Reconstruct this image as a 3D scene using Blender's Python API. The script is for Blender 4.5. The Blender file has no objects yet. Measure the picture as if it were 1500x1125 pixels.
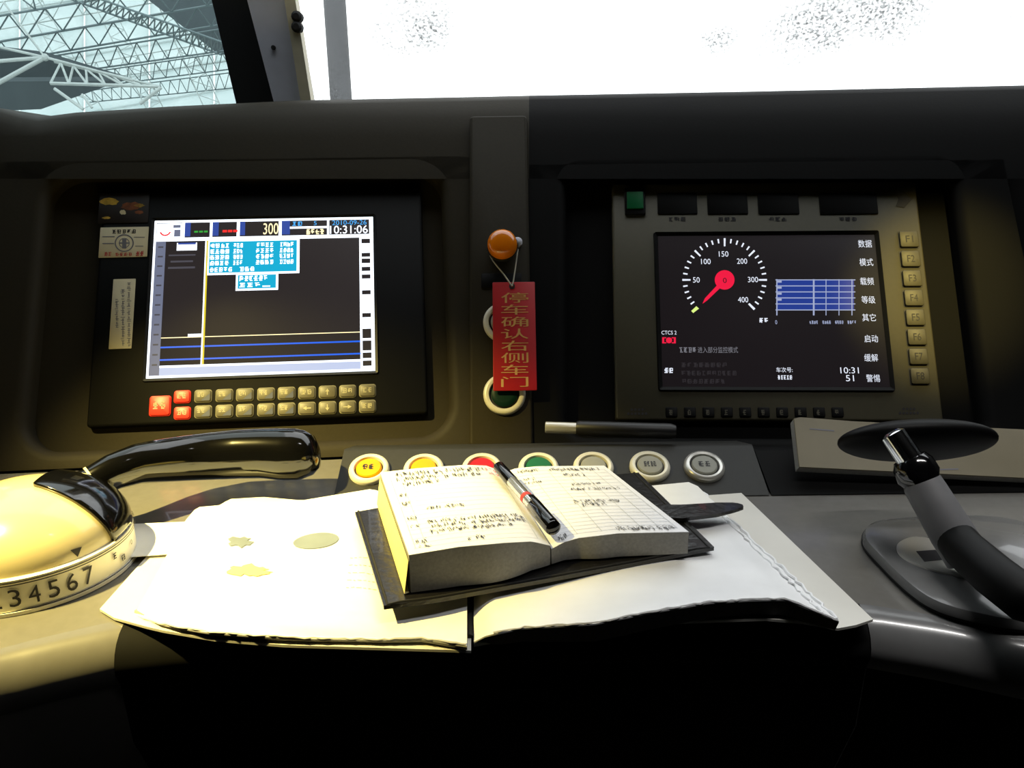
import bpy, math, random
from mathutils import Vector, Matrix
random.seed(7)
S = bpy.context.scene
COL = S.collection

# ---------------------------------------------------------------- camera
F = 1170.0
PITCH, ROLL = math.radians(16), math.radians(0.7)
CAM = Vector((0, 0, 1.05))
fw = Vector((0, math.cos(PITCH), -math.sin(PITCH)))
_r0, _u0 = Vector((1, 0, 0)), Vector((0, math.sin(PITCH), math.cos(PITCH)))
rt = math.cos(ROLL) * _r0 - math.sin(ROLL) * _u0
up = math.sin(ROLL) * _r0 + math.cos(ROLL) * _u0
cd = bpy.data.cameras.new('camera')
cd.sensor_fit = 'HORIZONTAL'; cd.sensor_width = 36; cd.lens = 36 * F / 1500
cd.clip_start = .01; cd.clip_end = 1000
cam = bpy.data.objects.new('camera', cd); COL.objects.link(cam)
cam.matrix_world = Matrix(((rt.x, up.x, -fw.x, CAM.x), (rt.y, up.y, -fw.y, CAM.y), (rt.z, up.z, -fw.z, CAM.z), (0, 0, 0, 1)))
S.camera = cam
# ---------------------------------------------------------------- sky and exposure
w = bpy.data.worlds.new('sky'); S.world = w; w.use_nodes = True
bg = w.node_tree.nodes['Background']
bg.inputs['Color'].default_value = (0.96, 0.985, 1.0, 1); bg.inputs['Strength'].default_value = 2.7
S.view_settings.view_transform = 'Standard'; S.view_settings.look = 'None'
S.view_settings.exposure = 0; S.view_settings.gamma = 1; S.view_settings.use_curve_mapping = False
LAMP_AT, LAMP_AIM = Vector((-.64, .40, 1.54)), Vector((-.255, .60, .75))
LAMP_POWER, LAMP_COL = 165, (1.0, .79, .25)
STRIP_POWER = 1.5
ADDED_LAMP_AT, ADDED_LAMP_AIM = Vector((.62, .25, 1.66)), Vector((.472, .878, .885))

# ---------------------------------------------------------------- helpers
def ray(px, py): return fw + rt * ((px - 750) / F) + up * ((562.5 - py) / F)
def onz(px, py, z):
    d = ray(px, py); return CAM + d * ((z - CAM.z) / d.z)
def ony(px, py, y):
    d = ray(px, py); return CAM + d * ((y - CAM.y) / d.y)
def lin(c): return tuple(((v / 255) / 12.92 if v / 255 <= .04045 else ((v / 255 + .055) / 1.055) ** 2.4) for v in c)
DESK = .75
class Frame:
    def __init__(s, o, ex, ey):
        s.o = Vector(o); s.x = Vector(ex).normalized(); s.n = s.x.cross(Vector(ey)).normalized(); s.y = s.n.cross(s.x)
    def at(s, a, b, c=0): return s.o + s.x * a + s.y * b + s.n * c
    def px(s, x, y, c=0):
        d = ray(x, y); o = s.o + s.n * c
        return CAM + d * ((o - CAM).dot(s.n) / d.dot(s.n))
    def ab(s, x, y, c=0):
        p = s.px(x, y, c) - s.o; return p.dot(s.x), p.dot(s.y)
    def m(s, a=0, b=0, c=0):
        p = s.at(a, b, c)
        return Matrix(((s.x.x, s.y.x, s.n.x, p.x), (s.x.y, s.y.y, s.n.y, p.y), (s.x.z, s.y.z, s.n.z, p.z), (0, 0, 0, 1)))
MATS = {}
def mat(name, rgb, rough=.5, metal=0, var=.12, scale=40, bump=0, coat=0, spec=.5, trans=0, alpha=1):
    m = bpy.data.materials.new(name); m.use_nodes = True; MATS[name] = m
    nt = m.node_tree; b = nt.nodes['Principled BSDF']
    c = lin(rgb)
    tc = nt.nodes.new('ShaderNodeTexCoord'); nz = nt.nodes.new('ShaderNodeTexNoise')
    nz.inputs['Scale'].default_value = scale; nz.inputs['Detail'].default_value = 4
    nt.links.new(tc.outputs['Object'], nz.inputs['Vector'])
    rp = nt.nodes.new('ShaderNodeValToRGB')
    rp.color_ramp.elements[0].position = .3; rp.color_ramp.elements[1].position = .7
    rp.color_ramp.elements[0].color = tuple(v * (1 - var) for v in c) + (1,)
    rp.color_ramp.elements[1].color = tuple(min(1, v * (1 + var)) for v in c) + (1,)
    nt.links.new(nz.outputs['Fac'], rp.inputs['Fac']); nt.links.new(rp.outputs['Color'], b.inputs['Base Color'])
    b.inputs['Roughness'].default_value = rough; b.inputs['Metallic'].default_value = metal
    b.inputs['Coat Weight'].default_value = coat; b.inputs['Specular IOR Level'].default_value = spec
    b.inputs['Transmission Weight'].default_value = trans; b.inputs['Alpha'].default_value = alpha
    if bump:
        bp = nt.nodes.new('ShaderNodeBump'); bp.inputs['Strength'].default_value = bump; bp.inputs['Distance'].default_value = .002
        nt.links.new(nz.outputs['Fac'], bp.inputs['Height']); nt.links.new(bp.outputs['Normal'], b.inputs['Normal'])
    return m
def emit(name, rgb, k=1.0, var=.03):
    m = bpy.data.materials.new(name); m.use_nodes = True; MATS[name] = m
    nt = m.node_tree; b = nt.nodes['Principled BSDF']
    tc = nt.nodes.new('ShaderNodeTexCoord'); nz = nt.nodes.new('ShaderNodeTexNoise'); nz.inputs['Scale'].default_value = 60
    nt.links.new(tc.outputs['Object'], nz.inputs['Vector'])
    mr = nt.nodes.new('ShaderNodeMapRange'); mr.inputs['To Min'].default_value = k * (1 - var); mr.inputs['To Max'].default_value = k * (1 + var)
    nt.links.new(nz.outputs['Fac'], mr.inputs['Value']); nt.links.new(mr.outputs['Result'], b.inputs['Emission Strength'])
    c = lin(rgb) + (1,)
    b.inputs['Base Color'].default_value = (.01, .01, .01, 1); b.inputs['Emission Color'].default_value = c
    b.inputs['Roughness'].default_value = .4; b.inputs['Specular IOR Level'].default_value = .2
    return m
def link(o, parent=None):
    COL.objects.link(o)
    if parent: o.parent = parent
    return o
def tag(o, label, cat=None, group=None, kind=None):
    if label: o['label'] = label
    if cat: o['category'] = cat
    if group: o['group'] = group
    if kind: o['kind'] = kind
    return o
def thing(name, at, label, cat, group=None, kind=None):
    o = bpy.data.objects.new(name, None); o.empty_display_size = .02
    o.matrix_world = at if isinstance(at, Matrix) else Matrix.Translation(at)
    COL.objects.link(o); bpy.context.view_layer.update()
    return tag(o, label, cat, group, kind)
ROOTM = {}
def world_inv(o):
    m = o.matrix_basis.copy(); p = o.parent
    while p: m = p.matrix_basis @ m; p = p.parent
    return m.inverted()
class MB:
    """collects faces in world space; build() makes one mesh object in its parent's space"""
    def __init__(s): s.v, s.f, s.sm = [], [], []
    def add(s, vs, fs, smooth=False):
        k = len(s.v); s.v += [Vector(v) for v in vs]; s.f += [[i + k for i in f] for f in fs]; s.sm += [smooth] * len(fs); return s
    def quad(s, a, b, c, d): return s.add([a, b, c, d], [[0, 1, 2, 3]])
    def loft(s, loops, caps=(True, True), closed=True, smooth=False):
        n = len(loops[0]); vs = [p for l in loops for p in l]; fs = []
        for i in range(len(loops) - 1):
            for j in range(n if closed else n - 1):
                k = (j + 1) % n
                fs.append([i * n + j, i * n + k, (i + 1) * n + k, (i + 1) * n + j])
        q = len(fs)
        s.add(vs, fs, smooth)
        base = len(s.v) - len(vs)
        if caps[0]: s.f.append([base + j for j in reversed(range(n))]); s.sm.append(False)
        if caps[1]: s.f.append([base + (len(loops) - 1) * n + j for j in range(n)]); s.sm.append(False)
        return s
    def prism(s, pts, off, bev=0):
        """outline pts (list of Vector) extruded by vector off, optional bevel at the far side"""
        off = Vector(off); n = off.normalized(); c = sum(pts, Vector()) / len(pts)
        loops = [pts]
        if bev:
            L = off.length; loops.append([p + n * (L - bev) for p in pts])
            def ins(p, e):
                d = c - p; d -= n * d.dot(n); return p + d.normalized() * e
            loops.append([ins(p, bev * .3) + n * (L - bev * .3) for p in pts]); loops.append([ins(p, bev) + off for p in pts])
        else: loops.append([p + off for p in pts])
        return s.loft(loops)
    def tube(s, path, radii, n=10, caps=(True, True), squash=None, smooth=True):
        path = [Vector(p) for p in path]
        if not isinstance(radii, (list, tuple)): radii = [radii] * len(path)
        loops = []; ref = None
        for i, p in enumerate(path):
            t = (path[min(i + 1, len(path) - 1)] - path[max(i - 1, 0)]).normalized()
            if ref is None: ref = Vector((0, 0, 1)) if abs(t.z) < .9 else Vector((0, 1, 0))
            a = t.cross(ref).normalized(); b = a.cross(t).normalized(); ref = b
            r = radii[i]; ra, rb = (r if isinstance(r, tuple) else (r, r))
            loops.append([p + a * ra * math.cos(2 * math.pi * j / n) + b * rb * math.sin(2 * math.pi * j / n) for j in range(n)])
        return s.loft(loops, caps, True, smooth)
    def lathe(s, fr, prof, n=32, caps=(True, True)):
        """prof: list of (radius, height along the frame normal)"""
        loops = [[fr.at(r * math.cos(2 * math.pi * j / n), r * math.sin(2 * math.pi * j / n), h) for j in range(n)] for r, h in prof]
        return s.loft(loops, caps, True, True)
    def build(s, name, m, parent=None, label=None, sharp=40):
        me = bpy.data.meshes.new(name)
        inv = world_inv(parent) if parent else None
        if parent is None:
            c = sum(s.v, Vector()) / len(s.v); vs = [v - c for v in s.v]
        else: vs = [inv @ v for v in s.v]
        me.from_pydata([tuple(v) for v in vs], [], s.f); me.update()
        me.polygons.foreach_set('use_smooth', s.sm)
        try: me.set_sharp_from_angle(angle=math.radians(sharp))
        except Exception: pass
        me.materials.append(MATS[m] if isinstance(m, str) else m)
        o = bpy.data.objects.new(name, me); COL.objects.link(o)
        if parent: o.parent = parent
        else: o.location = c
        if label: o['label'] = label
        return o
def rr(fr, a0, a1, b0, b1, r, c, n=6):
    """rounded rectangle outline on a frame"""
    out = []
    for cx, cy, t0 in ((a1 - r, b1 - r, 0), (a0 + r, b1 - r, 90), (a0 + r, b0 + r, 180), (a1 - r, b0 + r, 270)):
        for i in range(n + 1):
            t = math.radians(t0 + 90 * i / n); out.append(fr.at(cx + r * math.cos(t), cy + r * math.sin(t), c))
    return out
def plate(mb, fr, a0, a1, b0, b1, r, c0, c1, bev=.001, n=5):
    return mb.loft([rr(fr, a0, a1, b0, b1, r, c0, n), rr(fr, a0, a1, b0, b1, r, c1 - bev, n),
                    rr(fr, a0 + bev * .3, a1 - bev * .3, b0 + bev * .3, b1 - bev * .3, r, c1 - bev * .3, n),
                    rr(fr, a0 + bev, a1 - bev, b0 + bev, b1 - bev, max(r - bev, 1e-4), c1, n)])
def pxrect(fr, x0, y0, x1, y1, c):
    """pixel box on a frame -> local a0,a1,b0,b1 (mean of its edges)"""
    p = [fr.ab(x, y, c) for x, y in ((x0, y0), (x1, y0), (x1, y1), (x0, y1))]
    return (p[0][0] + p[3][0]) / 2, (p[1][0] + p[2][0]) / 2, (p[2][1] + p[3][1]) / 2, (p[0][1] + p[1][1]) / 2
_tc = {}
_blur = random.Random(21)
def blurred(n):
    """n characters too blurred to read: clusters of short strokes in a -.5..+.5 box"""
    vs, fs = [], []
    def q(x0, y0, x1, y1): k = len(vs); vs.extend([(x0, y0), (x1, y0), (x1, y1), (x0, y1)]); fs.append([k, k + 1, k + 2, k + 3])
    for i in range(n):
        a, wd = -.5 + i / n, .84 / n
        for y in (-.48, -.1, .3): 
            if _blur.random() < .85: e = _blur.uniform(0, .3) * wd; q(a + e, y, a + wd - _blur.uniform(0, .2) * wd, y + .16)
        for x in (.08, .5, .8):
            if _blur.random() < .6: y0 = _blur.uniform(-.5, -.1); q(a + x * wd, y0, a + (x + .18) * wd, _blur.uniform(.1, .5))
        q(a + .3 * wd, -.3, a + .5 * wd, .4)
    return vs, fs
def text_verts(body):
    if body[0] == '~': return blurred(int(body[1:]))
    if body in _tc: return _tc[body]
    cu = bpy.data.curves.new('t', 'FONT'); cu.body = body; cu.size = 1; cu.align_x = 'CENTER'; cu.align_y = 'CENTER'; cu.resolution_u = 3
    o = bpy.data.objects.new('t', cu); COL.objects.link(o)
    dg = bpy.context.evaluated_depsgraph_get(); me = bpy.data.meshes.new_from_object(o.evaluated_get(dg))
    vs = [v.co.copy() for v in me.vertices]; fs = [list(p.vertices) for p in me.polygons]
    bpy.data.objects.remove(o); bpy.data.curves.remove(cu); bpy.data.meshes.remove(me)
    if vs:
        x0, x1 = min(v.x for v in vs), max(v.x for v in vs); y0, y1 = min(v.y for v in vs), max(v.y for v in vs)
        vs = [((v.x - x0) / max(x1 - x0, 1e-6) - .5, (v.y - y0) / max(y1 - y0, 1e-6) - .5) for v in vs]
    _tc[body] = (vs, fs); return vs, fs
def text(mb, body, fr, a, b, wd, ht, c):
    """flat lettering wd x ht metres centred at (a,b)"""
    vs, fs = text_verts(body)
    if body == "1": wd *= .45
    mb.add([fr.at(a + x * wd, b + y * ht, c) for x, y in vs], fs)
def ptext(mb, body, fr, x0, y0, x1, y1, c):
    a0, a1, b0, b1 = pxrect(fr, x0, y0, x1, y1, c); text(mb, body, fr, (a0 + a1) / 2, (b0 + b1) / 2, a1 - a0, b1 - b0, c)
def pq(mb, fr, x0, y0, x1, y1, c):
    mb.quad(fr.px(x0, y1, c), fr.px(x1, y1, c), fr.px(x1, y0, c), fr.px(x0, y0, c))
def pl(pts, t):
    """point at parameter t (0..1 by index-free x spacing) of a pixel polyline"""
    n = len(pts) - 1; k = min(int(t * n), n - 1); u = t * n - k
    return (pts[k][0] * (1 - u) + pts[k + 1][0] * u, pts[k][1] * (1 - u) + pts[k + 1][1] * u)
def rs(pts, n):
    """resample a pixel polyline evenly by length, smoothed"""
    d = [0]
    for p, q in zip(pts, pts[1:]): d.append(d[-1] + math.hypot(q[0] - p[0], q[1] - p[1]))
    out = []
    for i in range(n):
        s = d[-1] * i / (n - 1); k = max(j for j in range(len(d) - 1) if d[j] <= s + 1e-9); u = (s - d[k]) / max(d[k + 1] - d[k], 1e-9)
        p0, p1, p2, p3 = pts[max(k - 1, 0)], pts[k], pts[k + 1], pts[min(k + 2, len(pts) - 1)]
        out.append(tuple(.5 * ((2 * p1[c]) + (-p0[c] + p2[c]) * u * .6 + (0) * u * u) if False else p1[c] * (1 - u) + p2[c] * u for c in (0, 1)))
    return out
class Sheet:
    """surface between a far and a near pixel polyline, with a height above the desk"""
    def __init__(s, far, near, zf, nu=24, nv=14):
        s.far, s.near, s.zf, s.nu, s.nv = rs(far, nu + 1), rs(near, nu + 1), zf, nu, nv
    def at(s, u, v, lift=0):
        a, b = pl(s.far, u), pl(s.near, u)
        return onz(a[0] * (1 - v) + b[0] * v, a[1] * (1 - v) + b[1] * v, DESK + s.zf(u, v)) + Vector((0, 0, lift))
    def grid(s, lift=0): return [[s.at(i / s.nu, j / s.nv, lift) for i in range(s.nu + 1)] for j in range(s.nv + 1)]
    def solid(s, mb, bottom, lift=0):
        """closed body from the surface down to bottom(point) height or by a thickness"""
        g = s.grid(lift); nu, nv = s.nu, s.nv; W = nu + 1
        top = [p for row in g for p in row]; bot = [bottom(p) for p in top]
        idx = lambda i, j: j * W + i
        fs = [[idx(i, j + 1), idx(i + 1, j + 1), idx(i + 1, j), idx(i, j)] for j in range(nv) for i in range(nu)]
        N = len(top)
        fb = [[N + k for k in reversed(f)] for f in fs]
        mb.add(top + bot, fs + fb, True)
        rim = [idx(i, 0) for i in range(nu)] + [idx(nu, j) for j in range(nv)] + [idx(i, nv) for i in range(nu, 0, -1)] + [idx(0, j) for j in range(nv, 0, -1)]
        k = len(mb.v) - 2 * N
        for a, b in zip(rim, rim[1:] + rim[:1]): mb.f.append([k + a, k + b, k + N + b, k + N + a]); mb.sm.append(False)
        return mb
    def ribbon(s, mb, uvs, wd, lift=.0004):
        ps = [s.at(u, v, lift) for u, v in uvs]
        for p, q in zip(ps, ps[1:]):
            d = q - p
            if d.length < 1e-6: continue
            t = Vector((-d.y, d.x, 0)).normalized() * wd / 2
            mb.quad(p - t, q - t, q + t, p + t)

# ---------------------------------------------------------------- materials
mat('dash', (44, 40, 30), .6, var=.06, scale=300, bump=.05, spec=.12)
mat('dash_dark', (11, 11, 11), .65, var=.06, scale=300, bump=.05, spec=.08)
mat('desk_plastic', (104, 102, 98), .26, var=.04, scale=120, coat=.2)
mat('desk_grey', (104, 104, 104), .24, var=.04, scale=120, coat=.3)
mat('black_plastic', (16, 16, 17), .45, var=.1, scale=200)
mat('gloss_black', (9, 9, 10), .12, var=.1, coat=.6)
mat('rubber', (22, 22, 22), .8, var=.1, scale=150)
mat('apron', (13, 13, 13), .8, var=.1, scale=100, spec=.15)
mat('bezel_black', (10, 10, 10), .55, var=.1, scale=150, spec=.15)
mat('bezel_metal', (72, 68, 50), .5, .1, var=.05, scale=200)
mat('strip_grey', (46, 46, 44), .5, .1, var=.05, scale=200, spec=.2)
mat('cream', (196, 184, 146), .22, var=.02, coat=.5)
mat('white_band', (240, 236, 220), .35, var=.02)
mat('ink', (26, 24, 30), .6, var=.1)
mat('pencil', (118, 118, 128), .7, var=.1)
mat('red_ink', (190, 60, 60), .6, var=.1)
mat('grey_ink', (112, 122, 132), .7, var=.1)
mat('rule_ink', (196, 200, 206), .7, var=.05)
mat('knob_black', (5, 5, 5), .5, var=.1, spec=.12)
mat('booklet_cover', (128, 120, 98), .6, var=.04)
mat('stain', (226, 200, 130), .6, var=.1)
mat('paper', (236, 235, 230), .75, var=.02, scale=80)
mat('page', (236, 236, 238), .8, var=.015, scale=80)
mat('page_edge', (150, 148, 142), .8, var=.12, scale=500)
mat('page_edge_cream', (220, 208, 150), .8, var=.08, scale=300)
mat('sleeve', (232, 233, 234), .4, var=.02, scale=60, bump=.12, coat=.1)
mat('sleeve_edge_shade', (46, 46, 46), .5, var=.4, scale=300)  # shade on the right pocket stack's near face, put into the colour
mat('cover_white', (214, 212, 204), .4, var=.02)
mat('leather', (20, 19, 19), .3, var=.2, scale=160, bump=.35, coat=.2)
mat('chrome', (225, 228, 232), .12, 1, var=.02)
mat('steel', (205, 203, 196), .3, .6, var=.04)
mat('ring_white', (226, 222, 204), .35, .1, var=.03)
mat('rod_grey', (108, 108, 110), .5, var=.06, scale=80)
mat('cap_yellow', (214, 150, 0), .45, var=.06, spec=.2)
mat('cap_red', (176, 10, 22), .45, var=.06, spec=.2)
mat('cap_green', (12, 96, 56), .45, var=.06, spec=.2)
mat('cap_dark_green', (8, 44, 34), .45, var=.06, spec=.2)
mat('cap_grey', (150, 150, 140), .45, var=.06, spec=.2)
mat('cap_orange', (236, 128, 14), .18, var=.06, coat=.6)
mat('key_red', (226, 52, 40), .4, var=.06)
mat('key_grey', (88, 84, 68), .45, var=.08)
mat('key_outline', (128, 124, 100), .5, var=.06)
mat('key_print', (170, 164, 136), .5, var=.06)
mat('key_blue', (52, 62, 96), .5, var=.06)
mat('tag_red', (180, 16, 26), .5, var=.04)
mat('tag_print', (210, 160, 90), .5, var=.05)
mat('string', (190, 186, 172), .8, var=.06)
mat('card_cream', (214, 204, 170), .7, var=.05)
mat('photo_dark', (28, 20, 14), .5, var=.5, scale=60)
mat('photo_yellow', (188, 156, 60), .5, var=.5, scale=120)
mat('photo_brown', (120, 70, 40), .5, var=.5, scale=120)
mat('cabin', (24, 24, 23), .8, var=.05, scale=30)
mat('pillar_grey', (205, 206, 218), .6, var=.05, scale=40)
mat('seal', (196, 188, 160), .5, var=.08)
mat('truss', (116, 134, 138), .5, var=.06, scale=2)
mat('truss_light', (196, 208, 206), .5, var=.06, scale=2)
mat('roof_dark', (84, 96, 100), .8, var=.05, scale=1)
mat('concrete', (150, 150, 146), .9, var=.06, scale=1)
mat('post_grey', (70, 72, 74), .7, var=.06, scale=3)
mat('lamp_metal', (60, 60, 60), .4, .6)
emit('scr_dark', (50, 44, 44), .8)
emit('scr_dark2', (27, 22, 25), .8)
emit('scr_white', (236, 244, 255), 2.2)
emit('scr_pale', (196, 208, 240), 1.0)
emit('scr_cyan', (24, 176, 216), 1.0)
emit('scr_blue', (10, 96, 232), 1.15)
emit('scr_sky', (80, 176, 250), 1.1)
emit('scr_navy', (60, 84, 170), .9)
emit('scr_grey', (118, 124, 148), .9)
emit('scr_dim', (82, 80, 88), .9)
emit('scr_yellow', (220, 200, 40), 1.1)
emit('scr_green', (60, 170, 60), 1.0)
emit('scr_red', (250, 50, 46), 1.1)
emit('scr_amber', (255, 236, 180), 1.6)
emit('dmi_red', (240, 24, 66), 1.0)
emit('dmi_blue', (36, 60, 146), .95)
emit('dmi_line', (170, 180, 214), .9)
emit('dmi_white', (226, 232, 246), 1.1)
emit('dmi_soft', (128, 128, 136), .8)
emit('dmi_faint', (46, 42, 46), .8)
emit('dmi_lime', (214, 236, 130), 1.1)

def glass(name, tint, dirt, dscale, lo, hi, dirt_col, spots=None):
    m = bpy.data.materials.new(name); m.use_nodes = True; MATS[name] = m
    nt = m.node_tree; nt.nodes.clear()
    out = nt.nodes.new('ShaderNodeOutputMaterial'); tr = nt.nodes.new('ShaderNodeBsdfTransparent'); tr.inputs['Color'].default_value = tint + (1,)
    gl = nt.nodes.new('ShaderNodeBsdfGlossy'); gl.inputs['Roughness'].default_value = .05
    m1 = nt.nodes.new('ShaderNodeMixShader'); m1.inputs['Fac'].default_value = .04
    nt.links.new(tr.outputs[0], m1.inputs[1]); nt.links.new(gl.outputs[0], m1.inputs[2])
    df = nt.nodes.new('ShaderNodeBsdfDiffuse'); df.inputs['Color'].default_value = dirt_col + (1,)
    tc = nt.nodes.new('ShaderNodeTexCoord')
    big = nt.nodes.new('ShaderNodeTexNoise'); big.inputs['Scale'].default_value = 3.2; big.inputs['Detail'].default_value = 3
    fine = nt.nodes.new('ShaderNodeTexNoise'); fine.inputs['Scale'].default_value = dscale; fine.inputs['Detail'].default_value = 3
    for n in (big, fine): nt.links.new(tc.outputs['Object'], n.inputs['Vector'])
    r1 = nt.nodes.new('ShaderNodeMapRange'); r1.inputs['From Min'].default_value = lo; r1.inputs['From Max'].default_value = hi
    r2 = nt.nodes.new('ShaderNodeMapRange'); r2.inputs['From Min'].default_value = .42; r2.inputs['From Max'].default_value = .62
    src = big.outputs['Fac']
    if spots:
        geo = nt.nodes.new('ShaderNodeNewGeometry'); prev = None
        for ctr, rad_, amt in spots:
            dv = nt.nodes.new('ShaderNodeVectorMath'); dv.operation = 'DISTANCE'; dv.inputs[1].default_value = ctr; nt.links.new(geo.outputs['Position'], dv.inputs[0])
            q = nt.nodes.new('ShaderNodeMapRange'); q.inputs['From Min'].default_value = 0; q.inputs['From Max'].default_value = rad_; q.inputs['To Min'].default_value = amt; q.inputs['To Max'].default_value = 0
            nt.links.new(dv.outputs['Value'], q.inputs['Value'])
            if prev is None: prev = q.outputs[0]
            else:
                ad = nt.nodes.new('ShaderNodeMath'); ad.operation = 'MAXIMUM'; nt.links.new(prev, ad.inputs[0]); nt.links.new(q.outputs[0], ad.inputs[1]); prev = ad.outputs[0]
        mm = nt.nodes.new('ShaderNodeMath'); mm.operation = 'ADD'; nt.links.new(big.outputs['Fac'], mm.inputs[0]); nt.links.new(prev, mm.inputs[1]); src = mm.outputs[0]
    nt.links.new(src, r1.inputs['Value']); nt.links.new(fine.outputs['Fac'], r2.inputs['Value'])
    mu = nt.nodes.new('ShaderNodeMath'); mu.operation = 'MULTIPLY'; nt.links.new(r1.outputs[0], mu.inputs[0]); nt.links.new(r2.outputs[0], mu.inputs[1])
    mu2 = nt.nodes.new('ShaderNodeMath'); mu2.operation = 'MULTIPLY'; mu2.inputs[1].default_value = dirt; nt.links.new(mu.outputs[0], mu2.inputs[0])
    m2 = nt.nodes.new('ShaderNodeMixShader'); nt.links.new(mu2.outputs[0], m2.inputs['Fac'])
    nt.links.new(m1.outputs[0], m2.inputs[1]); nt.links.new(df.outputs[0], m2.inputs[2]); nt.links.new(m2.outputs[0], out.inputs['Surface'])
def on_screen(x, y):
    n = Vector((0, .70, .62)); d = ray(x, y); o = Vector((0, 1.42, 1.04)); return tuple(CAM + d * ((o - CAM).dot(n) / d.dot(n)))
glass('windscreen_glass', (.97, .98, .98), .74, 260, .60, .80, (.55, .57, .58), [(on_screen(625, 35), .16, .35), (on_screen(1200, 40), .13, .36), (on_screen(1300, 0), .13, .36), (on_screen(1050, 60), .06, .25), (on_screen(1480, 30), .10, .26)])
glass('side_glass', (.66, .70, .70), .12, 120, .5, .7, (.4, .42, .42))
def skylight():
    m = bpy.data.materials.new('skylight'); m.use_nodes = True; MATS['skylight'] = m
    nt = m.node_tree; nt.nodes.clear(); out = nt.nodes.new('ShaderNodeOutputMaterial')
    t = nt.nodes.new('ShaderNodeBsdfTranslucent'); nz = nt.nodes.new('ShaderNodeTexNoise'); nz.inputs['Scale'].default_value = .3
    rp = nt.nodes.new('ShaderNodeValToRGB'); rp.color_ramp.elements[0].color = (.72, .8, .8, 1); rp.color_ramp.elements[1].color = (.92, .97, .97, 1)
    tc = nt.nodes.new('ShaderNodeTexCoord'); nt.links.new(tc.outputs['Object'], nz.inputs['Vector'])
    nt.links.new(nz.outputs['Fac'], rp.inputs['Fac']); nt.links.new(rp.outputs[0], t.inputs['Color']); nt.links.new(t.outputs[0], out.inputs['Surface'])
skylight()

# ================================================================ THE CAB SHELL
LEAN = math.radians(30)
def panel_frame(px, yaw):
    o = onz(px, 650, DESK); y = math.radians(yaw)
    ex = Vector((math.cos(y), math.sin(y), 0)); back = Vector((-math.sin(y), math.cos(y), 0))
    return Frame(o, ex, back * math.sin(LEAN) + Vector((0, 0, 1)) * math.cos(LEAN))
FL, FC, FR = panel_frame(690, 5), panel_frame(732, 0), panel_frame(780, -3)
def box(mb, x0, x1, y0, y1, z0, z1):
    v = [(x, y, z) for z in (z0, z1) for y in (y0, y1) for x in (x0, x1)]
    mb.add(v, [[0, 2, 3, 1], [4, 5, 7, 6], [0, 1, 5, 4], [2, 6, 7, 3], [0, 4, 6, 2], [1, 3, 7, 5]]); return mb
XL, XR, YB = -1.15, 1.35, -1.2
for nm, b, mt in (('floor', (XL, XR, YB, 1.5, -.05, 0), 'cabin'), ('ceiling', (XL, XR, YB, .80, 1.72, 1.77), 'cabin'),
                  ('wall_back', (XL, XR, YB - .05, YB, 0, 1.77), 'cabin'), ('wall_left', (XL - .05, XL, YB, 1.5, 0, 1.77), 'cabin'),
                  ('wall_right', (XR, XR + .05, YB, 1.5, 0, 1.77), 'cabin'), ('wall_front', (XL, XR, 1.45, 1.5, 0, 1.05), 'cabin')):
    tag(box(MB(), *b).build(nm, mt), None, kind='structure')

# hood that closes the dashboard under the glass
LIP = [(-260, 128), (-90, 141), (0, 159), (28, 167), (56, 172), (110, 165), (250, 156), (440, 147), (690, 142), (775, 140), (1100, 134), (1500, 125), (1900, 117)]
PROUD = .022
def fr_for(x): return FL if x < 700 else (FR if x > 770 else FC)
hood = MB(); rows = []
for x, y in LIP:
    fr = fr_for(x); q = fr.px(x, y, PROUD - .028)
    base = fr.px(x, 262, PROUD); mid = fr.px(x, 200, PROUD); hi = fr.px(x, max(y + 20, 172 if x > 60 else y + 20), PROUD - .003); rim = fr.px(x, y + 6, PROUD - .012)
    rows.append([base, mid, hi, rim, q, q + Vector((0, .03, -.004)), Vector((q.x, 1.47, q.z - .02))])
dash = thing('dashboard', FC.at(0, 0, 0), 'dark grey moulded train cab dashboard with two recessed monitor bays', 'dashboard')
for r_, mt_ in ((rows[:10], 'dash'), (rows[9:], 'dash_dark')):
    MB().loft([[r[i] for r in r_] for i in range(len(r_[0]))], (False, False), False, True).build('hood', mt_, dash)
# the two bays
def bay(fr, x0, x1, y0, y1, hx0, hx1, hy0, hy1, r, mt, lip=.012, deep=0.0):
    a0, a1, b0, b1 = pxrect(fr, hx0, hy0, hx1, hy1, PROUD)
    A0, A1, B0, B1 = pxrect(fr, x0, y0, x1, y1, PROUD)
    B0 = (.001 - fr.n.z * PROUD) / fr.y.z
    inner = rr(fr, a0, a1, b0, b1, r, 0, 8)
    def grow(e, c): return rr(fr, a0 - e, a1 + e, b0 - e, b1 + e, r + e, c, 8)
    cx, cy = (a0 + a1) / 2, (b0 + b1) / 2
    outer = []
    for p in grow(lip, 0):
        q = p - fr.o; a, b = q.dot(fr.x) - cx, q.dot(fr.y) - cy
        ka = ((A1 - cx) if a > 0 else (A0 - cx)) / a if abs(a) > 1e-9 else 1e9
        kb = ((B1 - cy) if b > 0 else (B0 - cy)) / b if abs(b) > 1e-9 else 1e9
        k = min(ka, kb); outer.append(fr.at(cx + a * k, cy + b * k, PROUD))
    loops = [[fr.at((p - fr.o).dot(fr.x), max((p - fr.o).dot(fr.y), .012), -.015) for p in outer], outer]
    for t in (0, 25, 50, 75, 90):
        e = lip * (1 - math.sin(math.radians(t))); loops.append(grow(e, PROUD - lip * (1 - math.cos(math.radians(t)))))
    loops.append(grow(0, deep)); 
    m = MB(); m.loft(loops, (False, True), True, True); return m
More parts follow.
